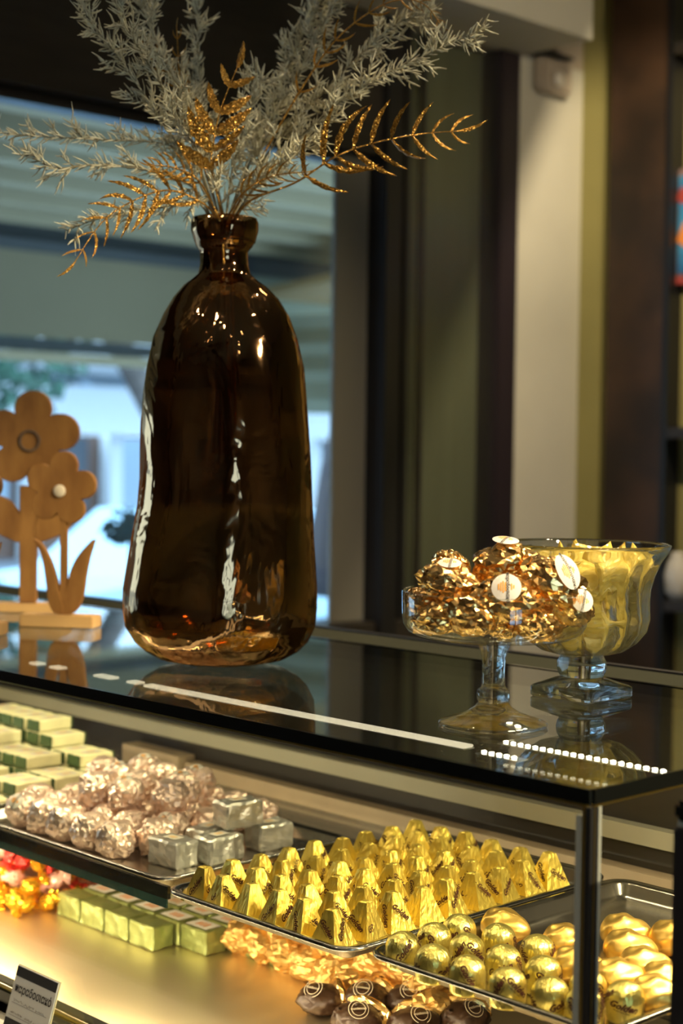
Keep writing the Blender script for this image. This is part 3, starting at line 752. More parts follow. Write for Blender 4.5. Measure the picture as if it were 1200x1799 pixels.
# pink foil balls
def pink_me(seed):
    bm = bmesh.new(); bmesh.ops.create_icosphere(bm, subdivisions=4, radius=1); jitter(bm, seed, .5); off = Vector((seed * 5.1, seed * 2.3, 0))
    for v in bm.verts:
        d = v.co.normalized(); q = d * 2.6 + off; dist, pts = noise.voronoi(q)
        r = 1 + .16 * noise.noise(q * .6) + .22 * (dist[1] - dist[0] - .3) + .07 * noise.noise(q * 2.7)
        if d.z > .55: r *= 1 + (d.z - .55) * .22 * (1 + .7 * noise.noise(Vector((d.x * 5, d.y * 5, seed))))
        p = d * r * .0285
        if p.z > .0235: p.z = .0235 + (p.z - .0235) * .35
        if p.z < -.0245: p.z = -.0245 + (p.z + .0245) * .15
        v.co = p
    me = bpy.data.meshes.new('m'); bm.to_mesh(me); bm.free(); me.materials.append(M['pink_foil']); return me
PNK = [pink_me(s) for s in range(5)]
rr = random.Random(12); balls = []
for j, (y, x0, n) in enumerate(((.145, -.936, 5), (.195, -.908, 6), (.245, -.936, 5), (.295, -.908, 6), (.345, -.936, 5), (.388, -.908, 5))):
    for i in range(n): balls.append((x0 - .0600 * i + rr.uniform(-.003, .003), y + rr.uniform(-.003, .003), FZ + .0250, ORD[i] + ' from right', ORD[j] + ' row from front glass'))
for j, (x, y) in enumerate(((-1.01, .215), (-1.07, .205), (-.985, .300), (-1.04, .262), (-1.10, .268), (-1.16, .280), (-1.005, .345), (-1.065, .325), (-1.125, .335), (-.955, .255))):
    balls.append((x, y, FZ + .0650, ORD[j] + ' of the top layer', 'heaped on the others'))
for k, (x, y, z, a, b) in enumerate(balls):
    o = empty('foil_ball', (x, y, z), rr.uniform(0, 6.28), 'pink foil chocolate ball, %s, %s' % (a, b), 'chocolate', 'pink foil balls in the tray')
    link('foil_wrap', PNK[k % 5], o)
    if z > 1.03 and k % 2 == 0:
        o.rotation_euler = (0, 0, 0); sticker(o, (.004, -.006, .0270), (.25, -.3, 1), (.3, 1, 0), .0115, bend=.03)
    elif k in (4, 11): o.rotation_euler = (0, 0, 0); sticker(o, (.009, -.021, .0185), (.35, -.85, .6), (.3, 0, 1), .012, bend=.03)

# silver foil bricks
def brick_me(lx, ly, lz, seed, m, cuts=7, amp=.0012, bev=.0022):
    bm = bmesh.new(); bmesh.ops.create_cube(bm, size=1); bmesh.ops.scale(bm, vec=(lx, ly, lz), verts=bm.verts)
    bmesh.ops.bevel(bm, geom=bm.edges[:], offset=bev, segments=1, affect='EDGES')
    bmesh.ops.subdivide_edges(bm, edges=[e for e in bm.edges if e.calc_length() > bev * 3], cuts=cuts, use_grid_fill=True)
    for v in bm.verts:
        q = v.co * 75 + Vector((seed * 4.4, seed, 0)); v.co += noise.noise_vector(q) * amp * 1.4
        if v.co.z < -lz / 2 + .0004: v.co.z = -lz / 2
    bmesh.ops.translate(bm, vec=(0, 0, lz / 2), verts=bm.verts)
    me = bpy.data.meshes.new('m'); bm.to_mesh(me); bm.free(); me.materials.append(M[m]); return me
SIL = [brick_me(.062, .040, .037, s, 'silver_foil', 5, .0019, .003) for s in range(3)]
def top_label(parent, lx, ly, z, bars='orange_pale'):
    lb = link('paper_label', pyd([(-lx, -ly, z), (lx, -ly, z), (lx, ly, z), (-lx, ly, z)], [(0, 1, 2, 3)], 'white_label'), parent)
    for k in range(3):
        x = -lx * .45 + lx * .35 * k
        link('print_bar', pyd([(x, -ly * .5, z + .0003), (x + lx * .18, -ly * .5, z + .0003), (x + lx * .18, ly * .5, z + .0003), (x, ly * .5, z + .0003)], [(0, 1, 2, 3)], bars), lb)
for k, (x, y, z, rz, lb) in enumerate(((-.850, .180, FZ, .06, 'at the front, showing its bluish end'), (-.825, .241, FZ, PI / 2 + .06, 'right in front of the pyramid tray'), (-.836, .343, FZ, PI / 2 - .05, 'at the back right of its tray'), (-.872, .262, FZ, PI / 2 + .1, 'lying behind the front brick'), (-.843, .290, FZ + .0385, PI / 2 - .1, 'resting on top of the other bricks'))):
    o = empty('silver_brick', (x, y, z), rz, 'silver foil chocolate brick ' + lb, 'chocolate', 'silver foil bricks in the tray')
    link('foil_wrap', SIL[k % 3], o); top_label(o, .013, .009, .0384)

# cream bars with green ends
BAR = [brick_me(.036, .066, .0205, s + 5, 'cream_wrap', 6, .0008, .002) for s in range(3)]
BEND = brick_me(.033, .0035, .0185, 3, 'leaf_green_wrap', 3, .0010, .0008)
rr = random.Random(3)
cols = [(.150, [1, 1, 1, 1, 1, 1, 1, 1, 1]), (.224, [2, 2, 1, 2, 3, 3, 3, 3, 3]), (.298, [2, 2, 3, 3, 3, 4, 4, 4, 4]), (.372, [2, 3, 3, 4, 5, 5, 5, 5, 5])]
for ci, (y, lay) in enumerate(cols):
    for ri, nl in enumerate(lay):
        for l in range(nl):
            x = -1.290 - .0405 * ri + rr.uniform(-.002, .002)
            o = empty('cream_bar', (x, y + rr.uniform(-.002, .002), FZ + .0212 * l), rr.uniform(-.04, .04), 'cream bar with green ends, %s row from right, %s column from front, %s layer' % (ORD[ri], ORD[ci], 'bottom' if l == 0 else ORD[l]), 'chocolate', 'cream bars stacked in the tray')
            link('wrapper', BAR[(ri + l) % 3], o)
            for s in (-1, 1): link('green_end', BEND, o).location = (0, s * .0348, .001)
            if l == nl - 1: top_label(o, .011, .016, .0214)

# ================================================================ LOWER SHELF
DZ = .8102
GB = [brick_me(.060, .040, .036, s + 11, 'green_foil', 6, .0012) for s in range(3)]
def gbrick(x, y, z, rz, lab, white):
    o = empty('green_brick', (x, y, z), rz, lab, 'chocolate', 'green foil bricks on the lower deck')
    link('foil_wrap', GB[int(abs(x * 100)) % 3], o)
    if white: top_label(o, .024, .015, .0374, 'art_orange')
    return o
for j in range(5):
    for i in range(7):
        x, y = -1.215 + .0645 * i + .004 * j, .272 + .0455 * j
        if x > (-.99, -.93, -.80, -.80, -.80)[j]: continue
        gbrick(x, y, DZ, .03 * math.sin(i * 3 + j), 'green foil brick %s, %s from left in %s row of lower deck' % ('left unlabelled for shade' if j == 0 else 'with white top label', ORD[i], ORD[j]), j > 0)  # front row goes without labels to stand in for shaded tops
# twist-wrapped sweets, red and amber, at far left
def twist_me(seed, m):
    vs, fs = [], []; rr = random.Random(seed); seg = 20
    prof = [(-.030, .012), (-.024, .009), (-.018, .0035), (-.014, .009), (-.007, .0128), (0, .0135), (.007, .0128), (.014, .009), (.018, .0035), (.024, .009), (.030, .012)]
    for x, r in prof:
        for k in range(seg):
            a = 2 * PI * k / seg; q = r * (1 + .16 * math.sin(a * 7 + seed + x * 200) * (1.6 if abs(x) > .017 else .5)); vs.append((x + (.003 * math.sin(a * 5 + seed) if abs(x) > .02 else 0), q * math.cos(a) * (1 if abs(x) < .017 else 1.1), q * math.sin(a) * (1 if abs(x) < .017 else .6)))
    for i in range(len(prof) - 1):
        for k in range(seg): k2 = (k + 1) % seg; fs.append((i * seg + k, i * seg + k2, (i + 1) * seg + k2, (i + 1) * seg + k))
    fs.append(tuple(reversed(range(seg)))); fs.append(tuple(range((len(prof) - 1) * seg, len(prof) * seg)))
    return fixn(pyd(vs, fs, m))
TW = {c: [twist_me(s, c) for s in range(2)] for c in ('red_foil', 'blush_film', 'amber_foil')}
CN = {'red_foil': 'red', 'blush_film': 'pale pink', 'amber_foil': 'amber gold'}
rr = random.Random(21); cnt = {}
for l, (z, nx, ny) in enumerate(((DZ + .016, 8, 8), (DZ + .044, 7, 7), (DZ + .072, 6, 5))):
    for j in range(ny):
        for i in range(nx):
            x = -1.275 - .036 * i - .012 * l + rr.uniform(-.006, .006); y = .215 + .036 * j + .018 * l + rr.uniform(-.006, .006)
            c = 'amber_foil' if (j + l < 2 or i < 1) and rr.random() < .7 else ('red_foil' if rr.random() < .6 else 'blush_film')
            if l < 2 and 0 < i < nx - 1 and 0 < j < ny - 1: continue
            o = tag(link('wrapped_sweet', TW[c][(i + j) % 2]), '%s twist-wrapped sweet, %s layer of heap, %s row back, %s from right' % (CN[c], ('bottom', 'middle', 'top')[l], ORD[j], ORD[i]), 'sweet', 'twist-wrapped sweets on the lower deck')
            o.location = (x, y, z + rr.uniform(-.002, .004)); o.rotation_euler = (rr.uniform(0, 6), rr.uniform(-.6, .6), rr.uniform(0, 6.28))
# row of crumpled gold paper packets
KRF = [crumple_me((.040, .034, .026), s + 40, 'kraft_foil', 4, .24, 2.2) for s in range(4)]
rr = random.Random(31); k = 0
for j, (y0, z) in enumerate(((.365, DZ + .022), (.415, DZ + .024), (.385, DZ + .058))):
    for i in range(9 if j < 2 else 8):
        o = tag(link('gold_paper_packet', KRF[(i + j) % 4]), 'crumpled gold paper packet, %s from left in the %s' % (ORD[i], ['front row', 'rear row', 'upper row'][j]), 'packet', 'gold paper packets on the lower deck')
        o.location = (-.90 + .050 * i + .02 * (j == 2), y0 - .004 * i + rr.uniform(-.004, .004), z); o.rotation_euler = (rr.uniform(-.4, .4), rr.uniform(-.4, .4), rr.uniform(0, 6.28))
# dark cocoa-brown packets with round crest
COC = [crumple_me((.034, .032, .020), s + 60, 'cocoa_wrap', 4, .14, 2.0, False) for s in range(2)]
CRM = crumple_me((.037, .010, .021), 66, 'gold_crumple', 3, .2, 2.4)
def ring_geo(n, u, s, L, r0, r1, h, bend=.05):
    vs, fs = [], []
    for k in range(28):
        a = 2 * PI * k / 28
        for r in (r0, r1): x, y = r * math.cos(a), r * math.sin(a); vs.append(L + s * x + u * y + n * (h - r * r / (2 * bend)))
    for k in range(28): k2 = (k + 1) % 28; fs.append((2 * k, 2 * k + 1, 2 * k2 + 1, 2 * k2))
    return vs, fs
for k, (x, y, z, lb) in enumerate(((-.640, .268, DZ + .018, 'leftmost of the dark row'), (-.585, .300, DZ + .026, 'standing beside a gold edge'), (-.535, .330, DZ + .030, 'in the middle of the dark row'), (-.560, .255, DZ + .016, 'lowest at the picture bottom'), (-.490, .290, DZ + .020, 'second from right at the bottom'), (-.455, .345, DZ + .024, 'rightmost under the dome tray'))):
    o = empty('cocoa_packet', (x, y, z), .25 * (k - 2), 'dark brown chocolate packet with round crest, ' + lb, 'chocolate', 'dark brown packets on the lower deck')
    link('wrapper', COC[k % 2], o); link('gold_foil_edge', CRM, o).location = (0, .024, .003)
    n = Vector((.45, -.55, .75)).normalized(); u = Vector((0, 0, 1)); u = (u - n * u.dot(n)).normalized(); s = u.cross(n); L = n * .0275
    for r0, r1 in ((.0125, .0133), (.0085, .0092)):
        v, f = ring_geo(n, u, s, L, r0, r1, .0012); link('crest_ring', pyd(v, f, 'ring_print'), o)
    g = text_geo('παραδοσιακό', .0040, 0); link('lettering', mapped([(g, 0)], lambda p, a: L + s * p.x * .8 + u * p.y + n * .0012, 'ring_print'), o)['kind'] = 'stuff'

# price card standing on the ledge in front of the deck
pc = empty('price_card', (-.888, -.035, .7855), 0, 'white price card with black bands and Greek lettering at bottom left', 'price card')
TL = math.radians(-17)
holder = empty('card_sheet', (0, 0, 0)); bpy.data.objects.remove(holder)
def ctilt(o): o.rotation_euler = (TL, 0, 0); return o
CW, CH = .0485, .0800
ctilt(link('card_sheet', box_me(-CW, CW, 0, .0018, 0, CH, 'card_white'), pc))
ctilt(link('acrylic_edge', box_me(-CW - .0012, CW + .0012, .0019, .0035, -.0005, CH + .0012, 'cream_wrap'), pc))
for z0, z1 in ((CH - .0135, CH - .001), (.001, .0125)): ctilt(link('black_band', box_me(-CW + .001, CW - .001, -.0004, .0001, z0, z1, 'black_ink'), pc))
def card_text(body, size, x, z, m, shear=0, name='lettering', sx=1):
    g = text_geo(body, size, shear); ctilt(link(name, mapped([(g, 0)], lambda p, a: Vector((p.x * sx + x, -.0005, p.y + z)), m), pc))['kind'] = 'stuff'
card_text('παραδοσιακό', .0155, .001, .0520, 'black_ink', 0, sx=.88)
rr = random.Random(2)
def scribble(x0, x1, z):
    pts = []; x = x0
    while x < x1:
        x += .0011; pts.append(Vector((x, -.0006, z + rr.uniform(-.0016, .0020))))
    vs, fs = [], []; tube_geo(pts, [.00022] * len(pts), 3, vs, fs); return pyd(vs, fs, 'hand_ink')
for x0, x1, z in ((-.040, -.018, .0365), (-.015, .010, .0355), (.014, .034, .0345), (-.040, -.012, .0205), (-.006, .012, .0200), (.015, .034, .0195)): ctilt(link('handwriting', scribble(x0, x1, z), pc))['kind'] = 'stuff'
for z in (.0330, .0170): ctilt(link('ruled_line', box_me(-.042, .040, -.0004, .0001, z - .0002, z + .0002, 'hand_ink'), pc))

# ================================================================ VASE
# half widths and centre drift of the blown glass, from base to lip (metres)
VP = [(1178, 392, 40), (1175, 392, 78), (1168, 393, 112), (1155, 393, 135), (1138, 392, 153), (1112, 390, 167), (1080, 389, 171), (1045, 389, 171), (1000, 391, 166), (950, 393, 160), (900, 396, 154), (850, 397, 151), (800, 395.5, 149.5), (750, 394, 147), (700, 394, 143), (650, 395, 137), (600, 394, 126), (560, 395, 110), (530, 394, 92), (508, 392, 72), (496, 391, 56), (487, 391, 46), (470, 390, 42), (447, 389.5, 42), (438, 390, 49), (428, 390.5, 54), (410, 390.5, 59), (397, 390.5, 59), (389, 390.5, 56), (387, 390.5, 48)]
PX = 2.243 / 2762.46
va = empty('amber_vase', (-.876, .283, ZT + .0005), math.atan2(RIGHT.y, RIGHT.x), 'tall amber glass vase holding frosted branches on the case top', 'vase')
vs, fs = [], []; SEG = 72
prof = []
for i in range(len(VP) - 1):
    for q in range(3):
        t = q / 3; a, b = VP[i], VP[i + 1]; prof.append([a[k] + (b[k] - a[k]) * t for k in range(3)])
prof.append(list(VP[-1]))
z0 = 1165.5
NP = len(prof)
for y, c, r in prof:
    z = max(0.0, (1178 - y) * PX * 1.0)
    z = z * (0.634 / ((1178 - 387) * PX))
    for k in range(SEG):
        a = 2 * PI * k / SEG
        bod = max(0, min(1, (1160 - y) / 120)) * max(0, min(1, (y - 520) / 120))
        m_ = 1 + bod * (.018 * math.sin(3 * a + z * 6) + .012 * math.sin(7 * a - z * 9 + 1.0) + .010 * noise.noise(Vector((math.cos(a) * 2.5, math.sin(a) * 2.5, z * 9))))
        # keep the silhouette true: no modulation toward the two sides
        w_ = abs(math.sin(a)); rr_ = r * PX * (1 + (m_ - 1) * w_)
        vs.append((rr_ * math.cos(a) + (c - 391.5) * PX, rr_ * math.sin(a), z))
for i in range(NP - 1):
    for k in range(SEG): k2 = (k + 1) % SEG; fs.append((i * SEG + k, i * SEG + k2, (i + 1) * SEG + k2, (i + 1) * SEG + k))
fs.append(tuple(reversed(range(SEG))))
body = pyd(vs, fs, 'amber_glass', True)
link('glass_body', body, va)
link('lip_ring', lathe_me([(.0425, .598), (.0435, .601), (.0425, .604), (.0415, .601)], 48, 'amber_glass', close=True), va)
VT = Vector((-.876, .283, 1.874))

# ================================================================ FROSTED BRANCHES
def frosted(path, seed, lab, dens=1.0, spread=1.0):
    rr = random.Random(seed); pts = spline(path, 36)
    foot = Vector((-.876 + rr.uniform(-.02, .02), .283 + rr.uniform(-.02, .02), 1.60 + rr.uniform(-.1, .1)))
    r = empty('frosted_branch', foot, 0, lab, 'branch', 'frosted branches in the vase')
    loc = [foot + (pts[0] - foot) * t for t in (0, .35, .7)] + pts
    loc = [p - foot for p in loc]
    n = len(loc); vs, fs = [], []
    tube_geo(loc, [.0021 - .0013 * i / (n - 1) for i in range(n)], 5, vs, fs); 
    # side twigs
    twigs = []; pts = [p - foot for p in pts]
    L = sum((pts[i + 1] - pts[i]).length for i in range(36)); nt = int(L * 70 * dens)
    fr = frames(pts); stems = [(pts, .22)]
    for k in range(nt):
        u = .16 + .84 * (k + rr.random()) / nt; i = min(35, int(u * 36)); p, t, nn, bb = fr[i]
        a = rr.uniform(0, 6.28); side = nn * math.cos(a) + bb * math.sin(a)
        ln = rr.uniform(.025, .062) * spread * (1.12 - .55 * u)
        d = (t * rr.uniform(.6, 1.1) + side).normalized(); bend = Vector((rr.uniform(-.3, .3), rr.uniform(-.3, .3), rr.uniform(-.2, .5)))
        tw = [p + d * (ln * q) + bend * (ln * .35 * q * q) for q in (0, .25, .5, .75, 1)]
        tube_geo(tw, [.0010, .0009, .0008, .0007, .0005], 4, vs, fs); stems.append((tw, 0))
    link('stem', pyd(vs, fs, 'frost_stem', True), r)
    vs, fs = [], []
    for st, skip in stems:
        f = frames(st); ln = sum((st[i + 1] - st[i]).length for i in range(len(st) - 1)); m = int(ln / .0028 * (1.0 if skip == 0 else .8))
        for k in range(m):
            u = skip + (1 - skip) * (k + rr.random()) / m; x = u * (len(st) - 1); i = min(len(st) - 2, int(x)); fq = x - i
            p = st[i].lerp(st[i + 1], fq); _, t, nn, bb = f[i]; a = rr.uniform(0, 6.28)
            side = nn * math.cos(a) + bb * math.sin(a); d = (t * rr.uniform(.25, 1.0) + side).normalized(); l = rr.uniform(.010, .022)
            cv = (t * .8 - side * .5 + Vector((0, 0, rr.uniform(-.2, .5)))) * l * rr.uniform(.1, .55)
            w0 = rr.uniform(.0010, .0015)
            tube_geo([p, p + d * l * .55 + cv * .3, p + d * l + cv], [w0, w0 * .95, w0 * .35], 3, vs, fs, False)
    o = link('needles', pyd(vs, fs, 'frost_green', True), r); o['kind'] = 'stuff'
    return r
WB = [
 ('frosted branch arching to upper left, lowest of the steep ones', [(-0.882, 0.277, 1.874), (-0.887, 0.228, 1.952), (-0.901, 0.184, 2.014), (-0.921, 0.135, 2.083), (-0.939, 0.101, 2.13), (-0.944, 0.067, 2.173)], 1, 1),
 ('frosted branch rising up left with a dense bushy top', [(-0.881, 0.278, 1.874), (-0.903, 0.255, 1.998), (-0.947, 0.238, 2.09), (-0.977, 0.221, 2.164), (-0.989, 0.208, 2.22)], 1.2, 1),
 ('frosted branch steep up left, between two others, nearest the camera', [(-0.882, 0.277, 1.874), (-0.866, 0.207, 1.989), (-0.877, 0.151, 2.071), (-0.888, 0.111, 2.13), (-0.89, 0.094, 2.168)], .9, .9),
 ('slim frosted branch standing almost upright above the vase mouth', [(-0.894, 0.293, 1.877), (-0.941, 0.302, 2.002), (-0.974, 0.311, 2.107), (-0.992, 0.321, 2.187), (-0.998, 0.33, 2.244)], .8, .7),
 ('frosted branch stretching level to the left picture edge', [(-0.885, 0.274, 1.874), (-0.889, 0.24, 1.954), (-0.904, 0.196, 1.979), (-0.939, 0.116, 1.978), (-0.976, 0.048, 1.977), (-1.025, -0.019, 1.98)], .6, .62),
 ('frosted branch to the left just below the level one', [(-0.878, 0.266, 1.872), (-0.876, 0.225, 1.919), (-0.887, 0.155, 1.935), (-0.919, 0.093, 1.938), (-0.942, 0.04, 1.93), (-0.96, 0.007, 1.952)], .7, .7),
 ('frosted branch drooping left beside the vase neck', [(-0.887, 0.271, 1.874), (-0.873, 0.228, 1.899), (-0.884, 0.173, 1.886), (-0.916, 0.11, 1.871), (-0.948, 0.063, 1.849)], .8, .7),
 ('thick frosted branch rising up right to the picture top', [(-0.889, 0.298, 1.877), (-0.885, 0.346, 1.992), (-0.854, 0.394, 2.093), (-0.839, 0.424, 2.162), (-0.824, 0.454, 2.239)], 1.3, 1),
 ('frosted branch up right, behind the thick one', [(-0.883, 0.291, 1.876), (-0.906, 0.353, 1.988), (-0.895, 0.408, 2.111), (-0.887, 0.445, 2.192), (-0.884, 0.464, 2.253)], 1.1, .9),
 ('frosted branch reaching farthest right, tip before the bulkhead', [(-0.871, 0.288, 1.874), (-0.813, 0.306, 1.946), (-0.749, 0.344, 2.013), (-0.692, 0.375, 2.056), (-0.632, 0.424, 2.093), (-0.558, 0.473, 2.129)], 1.05, .9),
 ('frosted branch to upper right above the farthest reaching one', [(-0.888, 0.299, 1.877), (-0.851, 0.339, 1.979), (-0.801, 0.391, 2.06), (-0.757, 0.437, 2.125), (-0.724, 0.472, 2.166), (-0.691, 0.507, 2.183)], 1.1, .95),
 ('short bushy frosted branch at right over the vase mouth', [(-0.856, 0.275, 1.871), (-0.806, 0.27, 1.909), (-0.759, 0.29, 1.949), (-0.712, 0.31, 1.98)], 1.4, .8),
 ('short frosted branch in the middle behind the gold fern', [(-0.876, 0.283, 1.874), (-0.877, 0.297, 1.96), (-0.853, 0.308, 2.039), (-0.842, 0.319, 2.087)], 1.2, .9),
 ('short frosted branch left of the central gold fern', [(-0.861, 0.27, 1.871), (-0.841, 0.233, 1.932), (-0.842, 0.188, 1.98), (-0.856, 0.159, 2.023)], 1.2, .9),
]
for k, (lb, p, de, sp) in enumerate(WB): frosted(p, 100 + k, lb, de, sp)

# ================================================================ GOLD GLITTER FERNS
def leaflet_me(L, W, curl, seed):
    """one toothed fern leaflet: folded blade with thickness, along +x, curving to +y"""
    n = 10; vs, fs = [], []
    for i in range(n + 1):
        t = i / n; w = W * (math.sin(PI * min(1, t * .9 + .08)) ** .7) * (1 - t * .45) * (1 + .22 * math.sin(i * 2.7 + seed))
        if i == n: w = W * .04
        a = curl * t; x = L * t * math.cos(a * .6); y = L * t * math.sin(a * .6); nx, ny = -math.sin(a), math.cos(a)
        for q, h in ((-1, -.18), (0, .10), (1, -.18), (0, -.12)): vs.append((x + nx * w * q, y + ny * w * q, W * h))
    for i in range(n):
        for k in range(4): k2 = (k + 1) % 4; b = i * 4; fs.append((b + k, b + k2, b + 4 + k2, b + 4 + k))
    fs.append((3, 2, 1, 0)); fs.append((n * 4, n * 4 + 1, n * 4 + 2, n * 4 + 3))
    return fixn(pyd(vs, fs, 'glitter_gold'))
LF = [[leaflet_me(.060, .0042, c, s) for s, c in enumerate((.9, -.9, .5, -.5))], [leaflet_me(.055, .0100, c, s) for s, c in enumerate((.5, -.5, .3, -.3))]]
def fern(path, seed, lab, kind=0, L0=1.0, start=.3, n=11, face=None, lift=.6, sides=(1, -1)):
    rr = random.Random(seed); pts = spline(path, 40)
    foot = Vector((-.876 + rr.uniform(-.015, .015), .283 + rr.uniform(-.015, .015), 1.55))
    r = empty('gold_fern', foot, 0, lab, 'fern', 'gold glitter ferns in the vase')
    loc = [foot.lerp(pts[0], t) - foot for t in (0, .4, .75)] + [p - foot for p in pts]; m = len(loc)
    link('rachis', tube_me(loc, [.0019 - .0012 * i / (m - 1) for i in range(m)], 6, 'glitter_gold'), r)
    pl = [p - foot for p in pts]
    view = (CAM - Vector(path[len(path) // 2])).normalized() if face is None else Vector(face)
    for k in range(n):
        u = start + (1 - start) * (k + .3) / n; i = min(39, int(u * 40)); p = pl[i]; t = (pl[i + 1] - pl[i]).normalized()
        nrm = (view - t * view.dot(t)).normalized(); sd = nrm.cross(t)
        for s in sides:
            sc = L0 * (1.0 - .62 * abs(u - .45) ** 1.3 / .55 ** 1.3 * (1 if u > .45 else .8)) * rr.uniform(.85, 1.12)
            tilt = lift + rr.uniform(-.15, .15); dv = (t * math.cos(1.15) * (1 + tilt * .6) + sd * s * math.sin(1.15) + nrm * rr.uniform(-.25, .35)).normalized()
            yv = (t - dv * t.dot(dv)).normalized() * 1.0; zv = dv.cross(yv)
            o = link('leaflet', LF[kind][rr.choice((0, 2))], r)
            o.matrix_local = Matrix(((dv.x, yv.x, zv.x, p.x), (dv.y, yv.y, zv.y, p.y), (dv.z, yv.z, zv.z, p.z), (0, 0, 0, 1))) @ Matrix.Rotation(rr.uniform(-.5, .5), 4, 'X') @ Matrix.Scale(sc, 4)
    dv = (pl[-1] - pl[-3]).normalized(); yv = (UP - dv * dv.z).normalized(); zv = dv.cross(yv)
    o = link('leaflet', LF[kind][2], r); p = pl[-2]
    o.matrix_local = Matrix(((dv.x, yv.x, zv.x, p.x), (dv.y, yv.y, zv.y, p.y), (dv.z, yv.z, zv.z, p.z), (0, 0, 0, 1))) @ Matrix.Scale(.55 * L0, 4)
    return r
fern([(-0.861, 0.27, 1.871), (-0.827, 0.218, 1.936), (-0.81, 0.207, 1.97), (-0.796, 0.208, 2.014), (-0.772, 0.219, 2.073)], 1, 'broad leaved gold glitter fern upright in the bouquet centre', 1, 1.15, .25, 5, None, .9)
fern([(-0.856, 0.276, 1.871), (-0.806, 0.27, 1.899), (-0.733, 0.288, 1.918), (-0.674, 0.307, 1.948), (-0.624, 0.331, 1.963), (-0.568, 0.36, 1.971), (-0.523, 0.393, 1.974)], 2, 'gold glitter fern fanning out at right against the dark glass', 0, 1.25, .36, 9, None, .1)
fern([(-0.857, 0.26, 1.87), (-0.841, 0.218, 1.891), (-0.85, 0.166, 1.905), (-0.857, 0.115, 1.888), (-0.872, 0.07, 1.854), (-0.883, 0.029, 1.791)], 3, 'gold glitter fern drooping at left below the branches', 0, 1.0, .25, 10, None, .9)
fern([(-0.874, 0.285, 1.874), (-0.821, 0.312, 1.979), (-0.776, 0.345, 2.072), (-0.736, 0.372, 2.133), (-0.686, 0.411, 2.174), (-0.646, 0.438, 2.172), (-0.618, 0.453, 2.135)], 4, 'gold glitter fern arching up right with a curled-over tip', 0, .55, .3, 12, None, .9)
fern([(-0.895, 0.292, 1.877), (-0.937, 0.277, 1.998), (-0.961, 0.267, 2.081), (-0.974, 0.268, 2.169)], 5, 'slim gold glitter fern upright between frosted branches', 0, .55, .4, 6, None, 1.2)
fern([(-0.848, 0.254, 1.868), (-0.823, 0.194, 1.917), (-0.831, 0.156, 1.932), (-0.838, 0.12, 1.931)], 6, 'short gold glitter fern bent left near the vase mouth', 0, .6, .3, 7, None, .8)
fern([(-0.875, 0.284, 1.874), (-0.926, 0.274, 2.012), (-0.961, 0.238, 2.1), (-0.989, 0.208, 2.14)], 7, 'small gold glitter fern half hidden among upper left branches', 0, .5, .45, 6, None, .8)
fern([(-0.862, 0.268, 1.871), (-0.80, 0.25, 1.905), (-0.755, 0.262, 1.925), (-0.70, 0.285, 1.928)], 8, 'short gold glitter fern leaning right just over the lip', 0, .6, .3, 7, None, .9)

# ================================================================ WOODEN FLOWERS
def smooth_poly(pts, n=4):
    P = [Vector((x, z, 0)) for x, z in pts]; k = len(P); out = []
    for i in range(k):
        a, b, c, d = P[i - 1], P[i], P[(i + 1) % k], P[(i + 2) % k]
        for q in range(n):
            t = q / n; v = .5 * ((2 * b) + (c - a) * t + (2 * a - 5 * b + 4 * c - d) * t * t + (3 * b - a - 3 * c + d) * t ** 3); out.append((v.x, v.y))
    return out
def petal_outline(cx, cz, dist, rad, core, rot=90, n=5, seg=120):
    cs = [(dist * math.cos(math.radians(rot + 360 / n * k)), dist * math.sin(math.radians(rot + 360 / n * k)), rad) for k in range(n)] + [(0, 0, core)]
    out = []
    for i in range(seg):
        a = 2 * PI * i / seg; d = (math.cos(a), math.sin(a)); best = 0
        for x, z, r in cs:
            b = x * d[0] + z * d[1]; c = x * x + z * z - r * r; q = b * b - c
            if q >= 0: best = max(best, b + math.sqrt(q))
        out.append((cx + best * d[0], cz + best * d[1]))
    return out
RZ = math.atan2(RIGHT.y, RIGHT.x)
def small_flower(loc, rz, lab):
    r = empty('wooden_flower', loc, rz, lab, 'ornament', 'wooden flower ornaments on the case top')
    link('base_plank', box_me(-.066, .066, -.022, .022, 0, .021, 'wood_pale', .0015), r)
    link('flower_head', prism_me(petal_outline(.0, .236, .0395, .0245, .022, 82), -.006, .006, 'wood_ply', .0012), r)
    c = link('button', lathe_me([(.0, 0), (.0105, 0), (.0105, .003), (.009, .004), (.0, .004)], 24, 'white_button'), r)
    c.matrix_local = Matrix.Translation((0, -.0061, .232)) @ Matrix.Rotation(PI / 2, 4, 'X')
    link('stem', box_me(.0, .012, -.005, .005, .040, .216, 'wood_ply', .001), r)
    k = .000963
    def sp(pts): return [((x - 108) * k, (1078 - y) * k + .021) for x, y in pts]
    link('leaf', prism_me(smooth_poly(sp([(57, 945), (74, 955), (90, 980), (101, 1010), (107, 1035), (116, 1074), (100, 1076), (88, 1060), (82, 1020), (76, 985), (68, 962)]), 3), -.0062, .0045, 'wood_ply', .001), r)
    link('leaf', prism_me(smooth_poly(sp([(172, 943), (163, 975), (156, 1010), (152, 1040), (142, 1066), (128, 1077), (112, 1076), (119, 1040), (126, 1005), (138, 978), (155, 957)]), 3), -.0045, .0062, 'wood_ply', .001), r)
    return r
